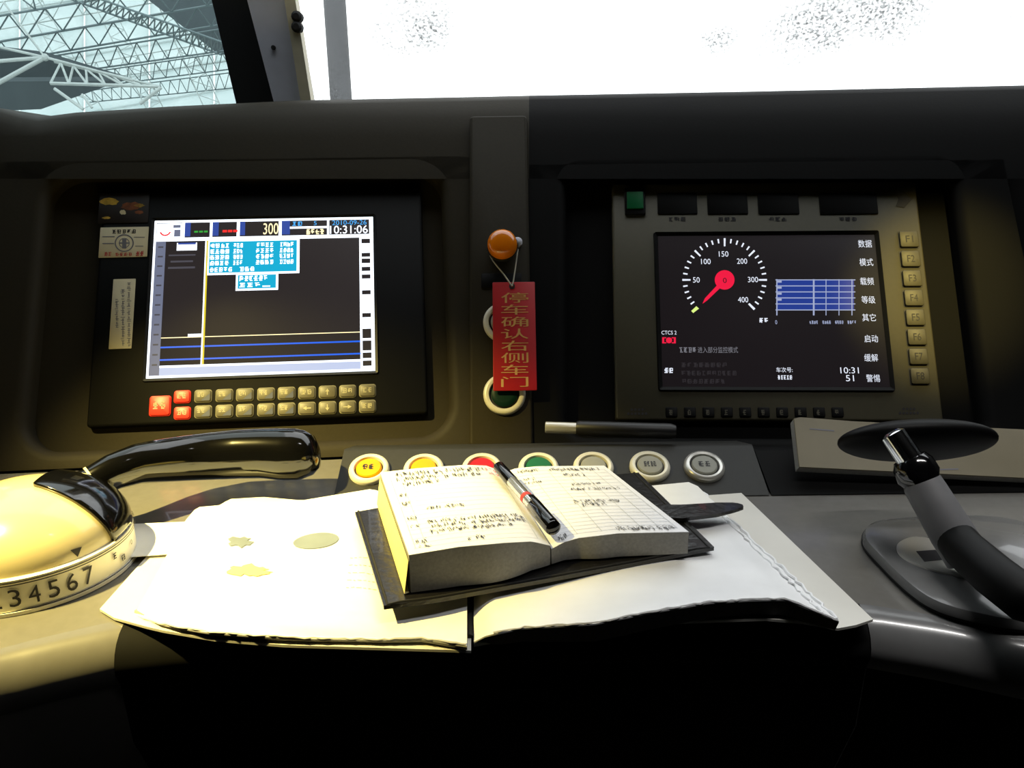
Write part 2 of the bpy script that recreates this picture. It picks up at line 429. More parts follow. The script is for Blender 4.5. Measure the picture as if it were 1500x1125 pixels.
bay(FL, -420, 700, 235, 690, 52, 652, 250, 648, .034, 'dash').build('left_bay', 'dash', dash, 'grey recessed bay around the colour monitor')
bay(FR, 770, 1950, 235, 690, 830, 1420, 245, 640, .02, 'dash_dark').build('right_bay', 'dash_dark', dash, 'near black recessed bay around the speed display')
a0, a1, b0, b1 = pxrect(FC, 688, 172, 776, 655, PROUD)
plate(MB(), FC, a0, a1, b0, b1 , .004, -.02, PROUD + .005, .003).build('centre_column', 'dash', dash)
# sloping ledge below the bays
zt = math.tan(math.radians(24)); sl0 = onz(505, 735, DESK)
FS = Frame(Vector((0, sl0.y, DESK)), (1, 0, 0), (0, 1, zt))
def wedge(x0, x1, mt, nm, drop=0):
    p0, p1 = FS.px(x0, 655, -drop), FS.px(x1, 655, -drop)
    xa, xb = p0.x, p1.x; yt = (p0.y + p1.y) / 2; ztop = (p0.z + p1.z) / 2
    prof = [(sl0.y + .001, DESK + .001), (yt - .002, ztop - .001), (yt + .001, ztop), (yt + .052, ztop - .015), (yt + .052, DESK + .001)]
    return MB().loft([[Vector((x, y, z)) for y, z in prof] for x in (xa, xb)]).build(nm, mt, dash)
wedge(505, 1103, 'strip_grey', 'button_strip')
wedge(1104, 1800, 'dash_dark', 'ledge', .003)

# windows and the pillar between them
def prism_px(px, y, depth): return [ony(x, yy, y) for x, yy in px], Vector((0, depth, 0))
pil = thing('trim_1', ony(400, 147, 1.2), None, None, kind='structure')
for nm, mt, pts, y, d in (('pillar', 'rubber', [(347, 156), (412, 156), (374, -10), (336, -200), (268, -200), (310, 0)], 1.17, .05),
                          ('inner_trim', 'pillar_grey', [(402, 153), (452, 150), (424, -10), (392, -200), (326, -200), (362, 0)], 1.14, .04),
                          ('seal', 'seal', [(441, 152), (456, 150), (431, -10), (398, -200), (386, -200), (415, -10)], 1.13, .02)):
    p, o = prism_px(pts, y, d); MB().prism(p, o).build(nm, mt, pil)
k = MB().lathe(Frame(ony(401, 70, 1.14), (1, 0, 0), (0, 0, 1)), [(.003, -.004), (.003, .003), (.002, .004)], 12).build('screw_cap', 'rubber', pil)
for yy in (25, 40):
    MB().lathe(Frame(ony(436, yy, 1.13), (1, 0, 0), (0, 0, 1)), [(.007, -.005), (.007, .006), (.004, .009)], 12).build('clip', 'rubber', pil)
yb = 1.40
def pane(nm, x0, x1, mt, lower, upper):
    m = MB(); v = [Vector((x0, lower[0], lower[1])), Vector((x1, lower[0], lower[1])), Vector((x1, upper[0], upper[1])), Vector((x0, upper[0], upper[1]))]
    o = m.prism(v, Vector((0, .004, .004))); return tag(o.build(nm, mt), None, kind='structure')
XP = ony(400, 100, 1.3).x
pane('window_1', XP, XR, 'windscreen_glass', (1.42, 1.04), (.80, 1.74))
pane('window_2', XL, XP - .002, 'side_glass', (1.42, 1.04), (.80, 1.74))

# ================================================================ THE DESK
EDGE = [(-420, 1090), (-200, 1030), (0, 968), (90, 946), (170, 928), (300, 915), (500, 905), (700, 902), (900, 900), (1100, 899), (1274, 905), (1380, 922), (1500, 946), (1700, 985), (1900, 1025)]
desk = thing('control_desk', Vector((0, .6, DESK)), 'curved driver desk with pale plastic top and rolled front edge', 'desk')
def desk_piece(x0, x1, nm, mt, mt2, mt3, n=26):
    top, rol, ap = [], [], []
    for i in range(n):
        x = x0 + (x1 - x0) * i / (n - 1); k = max(j for j in range(len(EDGE) - 1) if EDGE[j][0] <= x); e0, e1 = EDGE[k], EDGE[k + 1]
        u = (x - e0[0]) / (e1[0] - e0[0]); p = onz(x, e0[1] * (1 - u) + e1[1] * u, DESK)
        R = .026
        xb = p.x * 1.28
        back = Vector((xb, (FL.o.y + (xb - FL.o.x) * math.tan(math.radians(5)) if xb < FC.o.x else FR.o.y - (xb - FR.o.x) * math.tan(math.radians(3))) - .030, DESK))
        roll = [p + Vector((0, R - R * math.sin(t), -R + R * math.cos(t))) + Vector((0, -R * .3, 0)) for t in (0, .26, .52, .79, 1.05, 1.31, 1.57)]
        top.append([back + Vector((0, 0, -.02)), back, back.lerp(roll[0], .5), roll[0]])
        q = roll[-1]; rol.append(roll + [q + Vector((0, .004, -.01))])
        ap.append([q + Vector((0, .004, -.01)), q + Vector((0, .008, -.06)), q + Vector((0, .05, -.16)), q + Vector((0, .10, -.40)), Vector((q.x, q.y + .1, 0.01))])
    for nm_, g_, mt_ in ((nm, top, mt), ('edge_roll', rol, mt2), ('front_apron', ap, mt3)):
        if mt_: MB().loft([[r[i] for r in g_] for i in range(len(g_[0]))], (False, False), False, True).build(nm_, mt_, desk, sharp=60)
desk_piece(-420, 1895, 'desk_top', 'desk_plastic', None, None, 70)
desk_piece(-420, 168, 'desk_top', None, 'desk_plastic', 'desk_plastic')
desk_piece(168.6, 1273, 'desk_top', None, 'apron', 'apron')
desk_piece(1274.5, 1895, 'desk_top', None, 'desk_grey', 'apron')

# ================================================================ COLOUR MONITOR IN THE LEFT BAY
def monitor_root(fr, x, y, label): 
    a, b = fr.ab(x, y, 0); return thing('display_monitor', fr.m(a, b, 0), label, 'monitor')
mon = monitor_root(FL, 385, 620, 'black bezel colour monitor with lit white and blue screen above rubber keys')
CB = .010
a0, a1, b0, b1 = pxrect(FL, 139, 279, 622, 616, CB)
plate(MB(), FL, a0, a1, b0, b1, .004, .0005, CB, .003).build('bezel', 'bezel_black', mon)
s0, s1, t0, t1 = pxrect(FL, 221, 321, 548, 549, CB)
fr_ = MB()
o_ = rr(FL, s0 - .004, s1 + .004, t0 - .004, t1 + .004, .003, CB, 4); o2 = rr(FL, s0 - .003, s1 + .003, t0 - .003, t1 + .003, .002, CB + .002, 4); i2 = rr(FL, s0, s1, t0, t1, .001, CB + .0006, 4)
fr_.loft([o_, o2, i2], (False, False)).build('screen_frame', 'black_plastic', mon)
scr = plate(MB(), FL, s0, s1, t0, t1, .001, CB - .004, CB + .0005, .0002, 3).build('screen', 'scr_dark', mon, 'lit screen with speed log graph')
c1, c2, c3 = CB + .0007, CB + .0009, CB + .0011
def part(nm, mt, fn, parent):
    m = MB(); fn(m)
    if m.v: return m.build(nm, mt, parent)
L = FL
def Lq(*r, c=c1): return lambda m: [pq(m, L, *q, c) for q in r]
# corner-corrected screen coordinates: u 0..1, v 0..1 of the photographed screen quad
QL = ((222, 323), (541, 319), (550, 545), (219, 553))
def sq(m, u0, v0, u1, v1, c):
    def P(u, v): return L.at(s0 + (s1 - s0) * u, t1 - (t1 - t0) * v, c)
    m.quad(P(u0, v1), P(u1, v1), P(u1, v0), P(u0, v0))
def stx(m, body, u0, v0, u1, v1, c):
    text(m, body, L, s0 + (s1 - s0) * (u0 + u1) / 2, t1 - (t1 - t0) * (v0 + v1) / 2, (s1 - s0) * (u1 - u0), (t1 - t0) * (v1 - v0), c)
def SQ(nm, mt, rects, c=c1):
    for r in rects: part(nm, mt, lambda m: sq(m, *r, c), scr)
SQ('border', 'scr_white', [(0, 0, 1, .016), (0, .016, .01, 1), (.012, .115, 1, .138), (.125, .016, .137, .116), (.25, .016, .262, .116), (.372, .016, .386, .116), (.563, .016, .577, .116), (.786, .016, .796, .116), (.982, .016, 1, .12),
                          (.935, .138, 1, 1), (0, .985, .94, 1), (.055, .925, .94, .938), (.61, .056, .786, .07)])
SQ('lower_band', 'scr_pale', [(.055, .938, .94, .985)])
SQ('scale_column', 'scr_grey', [(.01, .138, .055, .985)])
SQ('scale_mark', 'scr_dim', [(.022, .17 + i * .062, .045, .18 + i * .062) for i in range(13)], c2)
SQ('header_shade', 'scr_navy', [(.137, .016, .163, .108), (.262, .016, .29, .108), (.386, .016, .41, .108), (.577, .016, .615, .108)], c2)
SQ('logo_field', 'scr_white', [(.012, .02, .125, .115)])
part('logo', 'scr_red', lambda m: [m.add([L.at(s0 + (s1 - s0) * (.05 + rr_ * .026 * math.cos(t * math.pi / 12)), t1 - (t1 - t0) * (.068 + rr_ * .035 * math.sin(t * math.pi / 12)), c2) for t in range(1, 12) for rr_ in (1, .72)], [[2 * i, 2 * i + 2, 2 * i + 3, 2 * i + 1] for i in range(10)])], scr)
SQ('logo_block', 'scr_grey', [(.085, .03, .118, .05), (.09, .062, .118, .108)], c2)
SQ('dash_mark', 'scr_green', [(.18 + i * .022, .072, .197 + i * .022, .084) for i in range(3)], c2)
SQ('dash_mark', 'scr_red', [(.308 + i * .024, .07, .328 + i * .024, .086) for i in range(3)], c2)
part('speed_digits', 'scr_amber', lambda m: stx(m, '300', .493, .03, .562, .105, c2), scr)
part('speed_digits', 'scr_amber', lambda m: stx(m, '~4', .69, .074, .775, .112, c2), scr)
part('header_text', 'scr_sky', lambda m: (stx(m, '~2', .625, .022, .675, .052, c2), stx(m, '5', .725, .022, .738, .05, c2), stx(m, '2010-09-26', .81, .02, .97, .052, c2)), scr)
part('clock_digits', 'scr_white', lambda m: stx(m, '10:31:06', .80, .056, .975, .11, c2), scr)
SQ('label_box', 'scr_white', [(.105, .15, .195, .2)], c2)
SQ('label_box', 'scr_navy', [(.11, .15, .19, .162)], c3)
SQ('faint_text', 'scr_dim', [(.07, .225, .19, .235), (.08, .265, .18, .277), (.07, .305, .19, .318)])
SQ('cursor_line', 'scr_yellow', [(.238, .138, .246, .925)], c2)
SQ('cursor_edge', 'scr_white', [(.232, .138, .238, .925)], c2)
SQ('info_window_border', 'scr_white', [(.245, .14, .66, .365), (.375, .36, .565, .47)], c2)
SQ('info_window', 'scr_cyan', [(.252, .148, .648, .352), (.384, .37, .555, .458)], c3)
c4 = CB + .0014
rnd = random.Random(3)
def info(m):
    for v in (.16, .198, .236, .274):
        for u0_, u1_, n_ in ((.256, .345, 4), (.36, .405, 3), (.462, .545, 4), (.57, .636, 4)): stx(m, '~%d' % n_, u0_, v, u1_, v + .03, c4)
    for u0_, v0_, u1_, v1_, n_ in ((.256, .316, .36, .346, 5), (.39, .316, .46, .346, 3), (.39, .375, .52, .41, 6), (.39, .42, .49, .45, 3)): stx(m, '~%d' % n_, u0_, v0_, u1_, v1_, c4)
    sq(m, .495, .442, .53, .45, c4)
part('info_text', 'scr_white', info, scr)
SQ('speed_trace', 'scr_amber', [(.055, .752, .94, .757)])
SQ('train_bar', 'scr_white', [(.172, .735, .232, .752)], c2)
SQ('blue_line', 'scr_blue', [(.055, .808, .938, .818), (.055, .885, .938, .895)])
SQ('side_menu_item', 'scr_dark', [(.945, .148, .985, .178), (.945, .242, .985, .268), (.945, .28, .985, .31), (.945, .335, .985, .362), (.945, .385, .985, .412), (.945, .488, .985, .515), (.945, .635, .985, .662), (.945, .735, .985, .795), (.945, .81, .985, .872), (.945, .885, .985, .92), (.945, .935, .985, .968)], c2)
# rubber keys
def key(root, fr, x0, y0, x1, y1, mt, c, outline='key_outline', mark=None, r=.003, h=.0022, sym=None):
    a0, a1, b0, b1 = pxrect(fr, x0, y0, x1, y1, c)
    k = plate(MB(), fr, a0, a1, b0, b1, r, c - .001, c + h * .5, .0004, 4).build('key', outline, root)
    e = .0009
    plate(MB(), fr, a0 + e, a1 - e, b0 + e, b1 - e, r * .8, c, c + h, .0006, 4).build('key_face', mt, k)
    if mark == 'corner':
        m = MB(); m.add([fr.at(a1 - .011, b0 + .002, c + h + .0002), fr.at(a1 - .002, b0 + .002, c + h + .0002), fr.at(a1 - .002, b0 + .0095, c + h + .0002)], [[0, 1, 2]]); m.build('key_corner', 'key_blue', k)
    if sym and sym in '↑↓←→':
        cx, cy = (a0 + a1) / 2, (b0 + b1) / 2; q = .0034; m = MB(); sh = [(-q, -.0006), (.0002, -.0006), (.0002, -.0022), (q, 0), (.0002, .0022), (.0002, .0006), (-q, .0006)]
        f = {'→': lambda x, y: (x * 1.3, y), '←': lambda x, y: (-x * 1.3, -y), '↑': lambda x, y: (-y, x), '↓': lambda x, y: (y, -x)}[sym]
        m.add([fr.at(cx + f(x, y)[0], cy + f(x, y)[1], c + h + .0002) for x, y in sh], [list(range(7))]); m.build('key_symbol', 'key_print', k)
    elif sym:
        m = MB(); ox, oy = (-.002, .0014) if mark else (0, .0005)
        wd = (a1 - a0) * (.62 if len(sym) > 1 else .45); text(m, sym, fr, (a0 + a1) / 2 + ox, (b0 + b1) / 2 + oy, wd * (.7 if mark else 1), (b1 - b0) * .38, c + h + .0002)
        m.build('key_symbol', 'key_print', k)
xs = [(285, 311), (316, 342), (346, 372), (377, 403), (407, 433), (437, 463), (467, 493), (497, 522), (526, 551)]
S1 = ['~2'] * 6 + ['↑', '~2', '~2']; S2 = ['~2'] * 5 + ['←', '↓', '→', '~2']
for row, (ya, yb_), sy in ((0, (571, 590), S1), (1, (594, 613), S2)):
    for i, (x0, x1) in enumerate(xs):
        dy = -1.0 * i - (0 if i else 0)
        key(mon, L, x0, ya + dy, x1, yb_ + dy, 'key_grey', CB, mark='corner' if i < 5 else None, sym=sy[i])
key(mon, L, 255, 572, 280, 591, 'key_red', CB, 'key_red', sym='~2'); key(mon, L, 255, 596, 280, 615, 'key_red', CB, 'key_red', sym='~2')
key(mon, L, 219, 580, 251, 610, 'key_red', CB, 'key_red', sym='~2')
# stickers on the left of the bezel
def sticker(x0, y0, x1, y1, mt, label, nm='sticker'):
    a0, a1, b0, b1 = pxrect(L, x0, y0, x1, y1, CB); r = thing(nm, L.m((a0 + a1) / 2, b0, CB), label, 'sticker')
    plate(MB(), L, a0, a1, b0, b1, .0006, CB + .0002, CB + .0007, .0001, 2).build('backing', mt, r); return r
CS = CB + .0009
st = sticker(145, 283, 218, 327, 'photo_dark', 'dark picture sticker with yellow and brown blotches on monitor corner')
def blob(mt, x, y, rx, ry, sd, nm='print'):
    rn = random.Random(sd); m = MB(); p = [L.px(x + rx * rn.uniform(.7, 1.1) * math.cos(t * math.pi / 8), y + ry * rn.uniform(.7, 1.1) * math.sin(t * math.pi / 8), CS) for t in range(16, 0, -1)]
    m.add(p, [list(range(16))]); m.build(nm, mt, st)
for i, (mt, x, y, rx, ry) in enumerate((('photo_yellow', 160, 295, 14, 6), ('photo_brown', 192, 302, 16, 7), ('photo_yellow', 204, 301, 8, 3), ('card_cream', 180, 311, 5, 4), ('photo_yellow', 156, 319, 7, 2), ('photo_brown', 203, 311, 7, 3))): blob(mt, x, y, rx, ry, i)
st = sticker(146, 333, 217, 377, 'card_cream', 'cream sticker card with round grey emblem and red print')
em = MB()
cxy = (182, 356)
for r0_, r1_ in ((14, 12.2), (8, 6.8)):
    n = 28; vs = [L.px(cxy[0] + r_ * math.cos(2 * math.pi * i / n), cxy[1] + r_ * .93 * math.sin(2 * math.pi * i / n), CS) for i in range(n) for r_ in (r0_, r1_)]
    em.add(vs, [[2 * i, 2 * i + 1, (2 * i + 3) % (2 * n), (2 * i + 2) % (2 * n)] for i in range(n)])
for q in ((179, 350, 185, 364), (175, 355, 189, 357), (150, 346, 168, 347.4), (150, 356, 167, 357.4), (196, 347, 212, 348), (198, 360, 210, 361)): pq(em, L, *q, CS)
em.build('emblem', 'pencil', st)
m = MB(); ptext(m, '~5', L, 164, 336, 200, 342, CS); m.build('lettering', 'ink', st)
m = MB(); ptext(m, '~2', L, 153, 369, 164, 375, CS); ptext(m, '~4', L, 169, 370, 194, 375, CS); ptext(m, '~2', L, 199, 367, 211, 375, CS); m.build('lettering', 'red_ink', st)
st = sticker(163, 409, 196, 511, 'card_cream', 'tall narrow cream sticker with columns of tiny handwriting')
m = MB(); rn = random.Random(9)
for cx_, y0, y1 in ((171, 438, 482), (180, 424, 505), (189, 414, 505)):
    y = y0
    while y < y1:
        h = rn.uniform(2, 4); pq(m, L, cx_ - rn.uniform(1, 3.4), y, cx_ + rn.uniform(1, 3.4), y + .8, CS)
        if rn.random() < .6: pq(m, L, cx_ - .5, y, cx_ + .5, y + h, CS)
        y += h
m.build('handwriting', 'pencil', st)

# ================================================================ SPEED DISPLAY IN THE RIGHT BAY
R_ = FR
dmi = monitor_root(FR, 1130, 620, 'grey metal framed driver display with round speed dial on dark screen')
plate(MB(), R_, *pxrect(R_, 899, 267, 1361, 616, CB), .003, .0005, CB, .002).build('bezel', 'bezel_metal', dmi)
u0, u1, v0, v1 = pxrect(R_, 967, 345, 1292, 567, CB)
o_ = rr(R_, u0 - .005, u1 + .005, v0 - .005, v1 + .005, .003, CB, 4); o2 = rr(R_, u0 - .004, u1 + .004, v0 - .004, v1 + .004, .002, CB + .003, 4); i2 = rr(R_, u0, u1, v0, v1, .001, CB + .0006, 4)
MB().loft([o_, o2, i2], (False, False)).build('screen_frame', 'bezel_black', dmi)
ds = plate(MB(), R_, u0, u1, v0, v1, .001, CB - .004, CB + .0005, .0002, 3).build('screen', 'scr_dark2', dmi, 'dark screen with white dial, blue grid and red needle')
def DP(nm, mt, fn): 
    m = MB(); fn(m); return m.build(nm, mt, ds)
DC = (1061.5, 410)
def dpt(ang, r, c=c1): return R_.px(DC[0] + r * math.sin(math.radians(ang)), DC[1] - r * .985 * math.cos(math.radians(ang)), c)
def tick(m, ang, ra, rb, wd, c=c1):
    d = math.degrees(wd / 2 / ((ra + rb) / 2)); m.quad(dpt(ang - d, rb, c), dpt(ang - d, ra, c), dpt(ang + d, ra, c), dpt(ang + d, rb, c))
def ticks(m):
    for i in range(0, 30):
        ang = -135 + i * 9 
        if i % 5 == 0 and i in (5, 10, 15, 20, 25): tick(m, ang, 50, 62, 2.6)
        elif i: tick(m, ang, 55, 61.5, 2.2)
    tick(m, 135, 50, 62, 3.2)
DP('dial_ticks', 'dmi_white', ticks)
def nums(m):
    for t, x, y, w_ in (('50', 1020, 410, 10), ('100', 1034, 383, 14), ('150', 1060, 372, 14), ('200', 1087, 382.5, 15), ('300', 1103, 409.5, 15), ('400', 1088.5, 439, 15)):
        ptext(m, t, R_, x - w_ / 2, y - 4, x + w_ / 2, y + 4, c1)
DP('dial_numbers', 'dmi_white', nums)
DP('dial_hub', 'dmi_red', lambda m: m.add([dpt(-i * 12, 14.5, c2) for i in range(30)], [list(range(30))]))
DP('needle', 'dmi_red', lambda m: m.add([R_.px(x, y, c2) for x, y in ((1053, 415), (1057.5, 419.5), (1036, 440), (1029, 445), (1032.5, 437))], [[0, 4, 3, 2, 1]]))
DP('needle_tip', 'dmi_lime', lambda m: m.add([R_.px(x, y, c2) for x, y in ((1020, 448.5), (1024, 452), (1015.5, 458.5), (1012.5, 455.5))], [[0, 3, 2, 1]]))
DP('hub_digit', 'scr_dark2', lambda m: ptext(m, '0', R_, 1059, 407, 1064.5, 414.5, c3))
DP('plan_field', 'dmi_blue', lambda m: pq(m, R_, 1138, 410, 1251, 454, c1))
def grid(m):
    for i in range(6):
        y = 410 + i * 8.8; pq(m, R_, 1136, y - .7, 1253, y + .7, c2)
    for x, wd in ((1138, 1.8), (1192, 2.4), (1210, 1.2), (1229, 1.2), (1248, 1.4)): pq(m, R_, x - wd / 2, 409, x + wd / 2, 462, c2)
    for i in range(4): pq(m, R_, 1139, 411 + i * 8.8, 1145, 414 + i * 8.8, c3)
DP('plan_grid', 'dmi_line', grid)
def scale(m):
    for x, t in ((1192, '~4'), (1211, '~4'), (1229.5, '~4'), (1248, '~4')): ptext(m, t, R_, x - 6.5, 469.5, x + 6.5, 474.5, c1)
    ptext(m, '0', R_, 1135.5, 469, 1138.5, 475, c1)
DP('scale_numbers', 'dmi_line', scale)
MENU = [('数据', 1267, 357), ('模式', 1269, 384), ('载频', 1270, 412), ('等级', 1272, 439), ('其它', 1273, 465), ('启动', 1276, 496), ('缓解', 1276, 524), ('警惕', 1279, 554)]
for t, x, y in MENU: DP('menu_text', 'dmi_white', lambda m: ptext(m, t, R_, x - 10, y - 5.5, x + 10, y + 5.5, c1))
for t, *q in (('CTCS 2', 969, 484.5, 991, 490), ('~2', 1112, 465.5, 1127, 473.5), ('~2', 973, 538.5, 987, 546.5), ('车次号:', 1137, 538, 1161, 545.5), ('~5', 1139, 549.5, 1161, 556)):
    DP('mode_text', 'dmi_white', lambda m: ptext(m, t, R_, *q, c1))
DP('clock_digits', 'dmi_white', lambda m: (ptext(m, '10:31', R_, 1231, 538, 1258, 547, c1), ptext(m, '51', R_, 1239, 549.5, 1251, 558.5, c1)))
DP('brake_icon', 'dmi_red', lambda m: ([pq(m, R_, *q, c1) for q in ((970, 494, 973, 503), (973, 494, 976, 495.6), (973, 501.4, 976, 503), (987, 494, 990, 503), (984, 494, 987, 495.6), (984, 501.4, 987, 503))],
    m.add([R_.px(980 + 4.6 * math.cos(-i * .5236), 498.5 + 4.4 * math.sin(-i * .5236), c1) for i in range(12)], [list(range(12))])))
DP('message_text', 'dmi_soft', lambda m: ptext(m, '进入部分监控模式', R_, 1022, 508, 1081, 517, c1))
DP('message_text', 'dmi_soft', lambda m: ptext(m, '~4', R_, 995, 508.5, 1021, 516.5, c1))
DP('message_text', 'dmi_faint', lambda m: [ptext(m, t, R_, 998, y, x, y + 7, c1) for t, x, y in (('~8', 1066, 531), ('~11', 1080, 543), ('~8', 1064, 555))])
# indicator windows, lamps and keys of the bezel
def bplate(nm, mt, x0, y0, x1, y1, h, r=.001, label=None, par=dmi):
    return plate(MB(), R_, *pxrect(R_, x0, y0, x1, y1, CB), r, CB - .001, CB + h, .0005, 3).build(nm, mt, par, label)
g = bplate('indicator_lamp', 'bezel_black', 915, 276, 945, 315, .003); plate(MB(), R_, *pxrect(R_, 918, 283, 942, 308, CB), .001, CB, CB + .0045, .0008, 3).build('lens', 'cap_green', g, 'green lens')
for x0, x1 in ((963, 1021), (1036, 1095), (1110, 1170), (1200, 1285)):
    w_ = bplate('indicator_window', 'bezel_black', x0, 283, x1, 314, .001)
    m = MB(); ptext(m, '~3', R_, (x0 + x1) / 2 - 14, 318, (x0 + x1) / 2 + 14, 324, CB + .0003); m.build('lettering', 'ink', w_)
m = MB(); m.add([R_.px(x, y, CB + .0004) for x, y in ((1311, 282), (1324, 280), (1336, 292), (1325, 304), (1312, 302), (1316, 292))], [[0, 5, 4, 3, 2, 1]]); m.build('arrow_emblem', 'ink', dmi)
for i in range(8):
    y = 340 + i * 28.6; x = 1317 + i * 2.3
    k = bplate('function_key', 'bezel_metal', x, y, x + 27, y + 23, .003, .002)
    a0, a1, b0, b1 = pxrect(R_, x, y, x + 27, y + 23, CB); q = MB(); o1 = rr(R_, a0 - .0012, a1 + .0012, b0 - .0012, b1 + .0012, .002, CB + .0003, 3); o3 = rr(R_, a0, a1, b0, b1, .002, CB + .0004, 3)
    q.loft([o1, o3], (False, False)).build('key_gap', 'ink', k)
    m = MB(); text(m, 'F%d' % (i + 1), R_, (a0 + a1) / 2, (b0 + b1) / 2, .008, .008, CB + .0033); m.build('key_symbol', 'ink', k)
for i in range(10):
    x = 975 + i * 27; k = bplate('number_key', 'bezel_black', x, 597, x + 17, 611, .002, .001)
    m = MB(); ptext(m, '~1', R_, x + 5, 600, x + 11, 608, CB + .0023); m.build('key_symbol', 'key_grey', k)
for gx, gy in ((1320, 599), (922, 600)):
    m = MB()
    for j, n in enumerate((4, 6)):
        for i in range(n):
            x = gx + 14 - n * 2.6 + i * 5.2; y = gy + j * 6
            m.add([R_.px(x + 1.9 * math.cos(-k * math.pi / 4), y + 1.9 * math.sin(-k * math.pi / 4), CB + .0003) for k in range(8)], [list(range(8))])
    m.build('speaker_grille', 'ink', dmi)['kind'] = 'stuff'

# ================================================================ CENTRE COLUMN: knob, buttons, tag
CC = PROUD + .005
def frame_at(fr, x, y, c):
    a, b = fr.ab(x, y, c); return Frame(fr.at(a, b, c), fr.x, fr.y)
def push_button(fr, x, y, rad, mt, label, group, legend=None, ringmat='ring_white'):
    f_ = frame_at(fr, x, y, 0 if fr is FS else CC)
    root = thing('push_button', f_.m(), label, 'button', group)
    MB().lathe(f_, [(rad, 0), (rad, .003), (rad * .96, .0048), (rad * .86, .0058), (rad * .74, .0052), (rad * .70, .003), (rad * .70, .0)], 40, (True, False)).build('bezel_ring', ringmat, root)
    MB().lathe(f_, [(rad * .71, .0005), (rad * .71, .0022), (rad * .67, .0026)], 36).build('gasket', 'ink', root)
    cap = MB().lathe(f_, [(rad * .63, .002), (rad * .63, .0045), (rad * .58, .0056), (rad * .4, .0060)], 36).build('cap', mt, root)
    if legend:
        m = MB(); text(m, legend, f_, 0, 0, rad * .62, rad * .36, .0063); m.build('legend', 'ink', cap)
    return root
kf = frame_at(FC, 736, 366, CC + .0004)
knob = thing('knob', kf.m(), 'glossy orange domed knob on the centre column with string looped behind', 'knob')
rk = .0165
MB().lathe(kf, [(rk * .8, 0), (rk * .8, .008), (rk * 1.06, .008), (rk * 1.06, .012)], 32).build('collar', 'rubber', knob)
MB().lathe(kf, [(rk, .011), (rk, .016), (rk * .93, .021), (rk * .75, .0245), (rk * .45, .0265), (rk * .1, .027)], 32).build('dome', 'cap_orange', knob)
lf = frame_at(FC, 758, 356, CC + .0004)
MB().lathe(lf, [(.0055, 0), (.0055, .004), (.003, .006)], 16).build('stud', 'pillar_grey', knob)
plate(MB(), FC, *pxrect(FC, 705, 401, 764, 422, CC), .001, CC + .0002, CC + .0012, .0003, 2).build('name_plate', 'bezel_black', knob, 'small black label plate under the knob')
push_button(FC, 738, 473, .0225, 'cap_grey', 'white ringed push button mostly hidden behind the red tag', 'push buttons on the centre column')
push_button(FC, 739, 578, .0225, 'cap_dark_green', 'white ringed dark green push button below the hanging red tag', 'push buttons on the centre column')
CT = CC + .0125
ta0, ta1, tb0, tb1 = pxrect(FC, 722, 413, 785, 572, CT)
tg = thing('hanging_tag', FC.m((ta0 + ta1) / 2, tb1, CT), 'red plastic tag with gold Chinese lettering hanging from the orange knob', 'tag')
plate(MB(), FC, ta0, ta1, tb0, tb1, .0012, CT - .0015, CT, .0004, 3).build('plate', 'tag_red', tg)
m = MB()
for i, ch in enumerate('停车确认右侧车门'):
    ptext(m, ch, FC, 734, 428.5 + i * 17.6, 774, 443.5 + i * 17.6, CT + .0003)
m.build('lettering', 'tag_print', tg, 'gold lettering')
hx, hy = 750, 419.5
hf = frame_at(FC, hx, hy, CT); MB().lathe(hf, [(.0032, .0001), (.0032, .0008), (.0016, .0008), (.0016, .0001)], 16, (False, False)).build('eyelet', 'ink', tg)
P = lambda x, y, c: FC.px(x, y, c)
loop = [P(750, 419, CT + .001), P(738, 402, CC + .011), P(722, 382, CC + .007), P(714.5, 368, CC + .0045), P(716, 352, CC + .0045), P(733, 342, CC + .0045), P(752, 348, CC + .0045), P(758.5, 366, CC + .006), P(755, 392, CC + .009), P(752, 412, CT + .001), P(750, 419, CT + .001)]
MB().tube(loop, .0008, 6).build('string', 'string', tg, 'white string loop')

# ================================================================ BUTTON STRIP
BT = [(541, 690, 'cap_yellow', '~2', 'yellow push button with dark legend at the open end of the strip'),
      (621, 690, 'cap_yellow', None, 'yellow push button half hidden behind the notebook next to the red one'),
      (706, 689, 'cap_red', None, 'red push button peeking out behind the notebook and pen'),
      (789, 688, 'cap_green', None, 'green push button peeking out behind the right notebook page'),
      (869, 687, 'cap_grey', None, 'grey push button without legend half hidden behind the notebook corner'),
      (951.5, 686, 'cap_grey', '~4', 'grey push button with white ring and long dark legend'),
      (1031, 686, 'cap_grey', '~2', 'grey push button with silver ring and short bold legend')]
for x, y, mt, lg, lb in BT:
    push_button(FS, x, y, .0190, mt, lb, 'push buttons on the sloping strip', lg, 'steel' if x > 1000 else 'ring_white')

# ================================================================ BRAKE CONTROLLER
BC = Vector((-.368, .552, DESK)); BF = Frame(BC, (1, 0, 0), (0, 1, 0))
brk = thing('brake_controller', BC, 'cream domed rotary controller with numbered ring and glossy black handle', 'controller')
RB = .0725
MB().lathe(BF, [(RB + .001, .0005), (RB + .001, .003), (RB - .0005, .0035), (RB - .001, .0235), (RB - .0005, .024), (RB - .0005, .0262), (RB - .004, .027)], 72).build('number_ring', 'white_band', brk, 'white ring with digits')
m = MB()
def ringline(h, t):
    n = 96; a = [BF.at((RB + .0006) * math.cos(2 * math.pi * i / n), (RB + .0006) * math.sin(2 * math.pi * i / n), h) for i in range(n)]; b = [p + Vector((0, 0, t)) for p in a]
    m.loft([a, b], (False, False), True, True)
for h in (.0012, .0032, .0228, .0246): ringline(h, .0008)
m.build('ring_line', 'ink', brk)
HD = .042
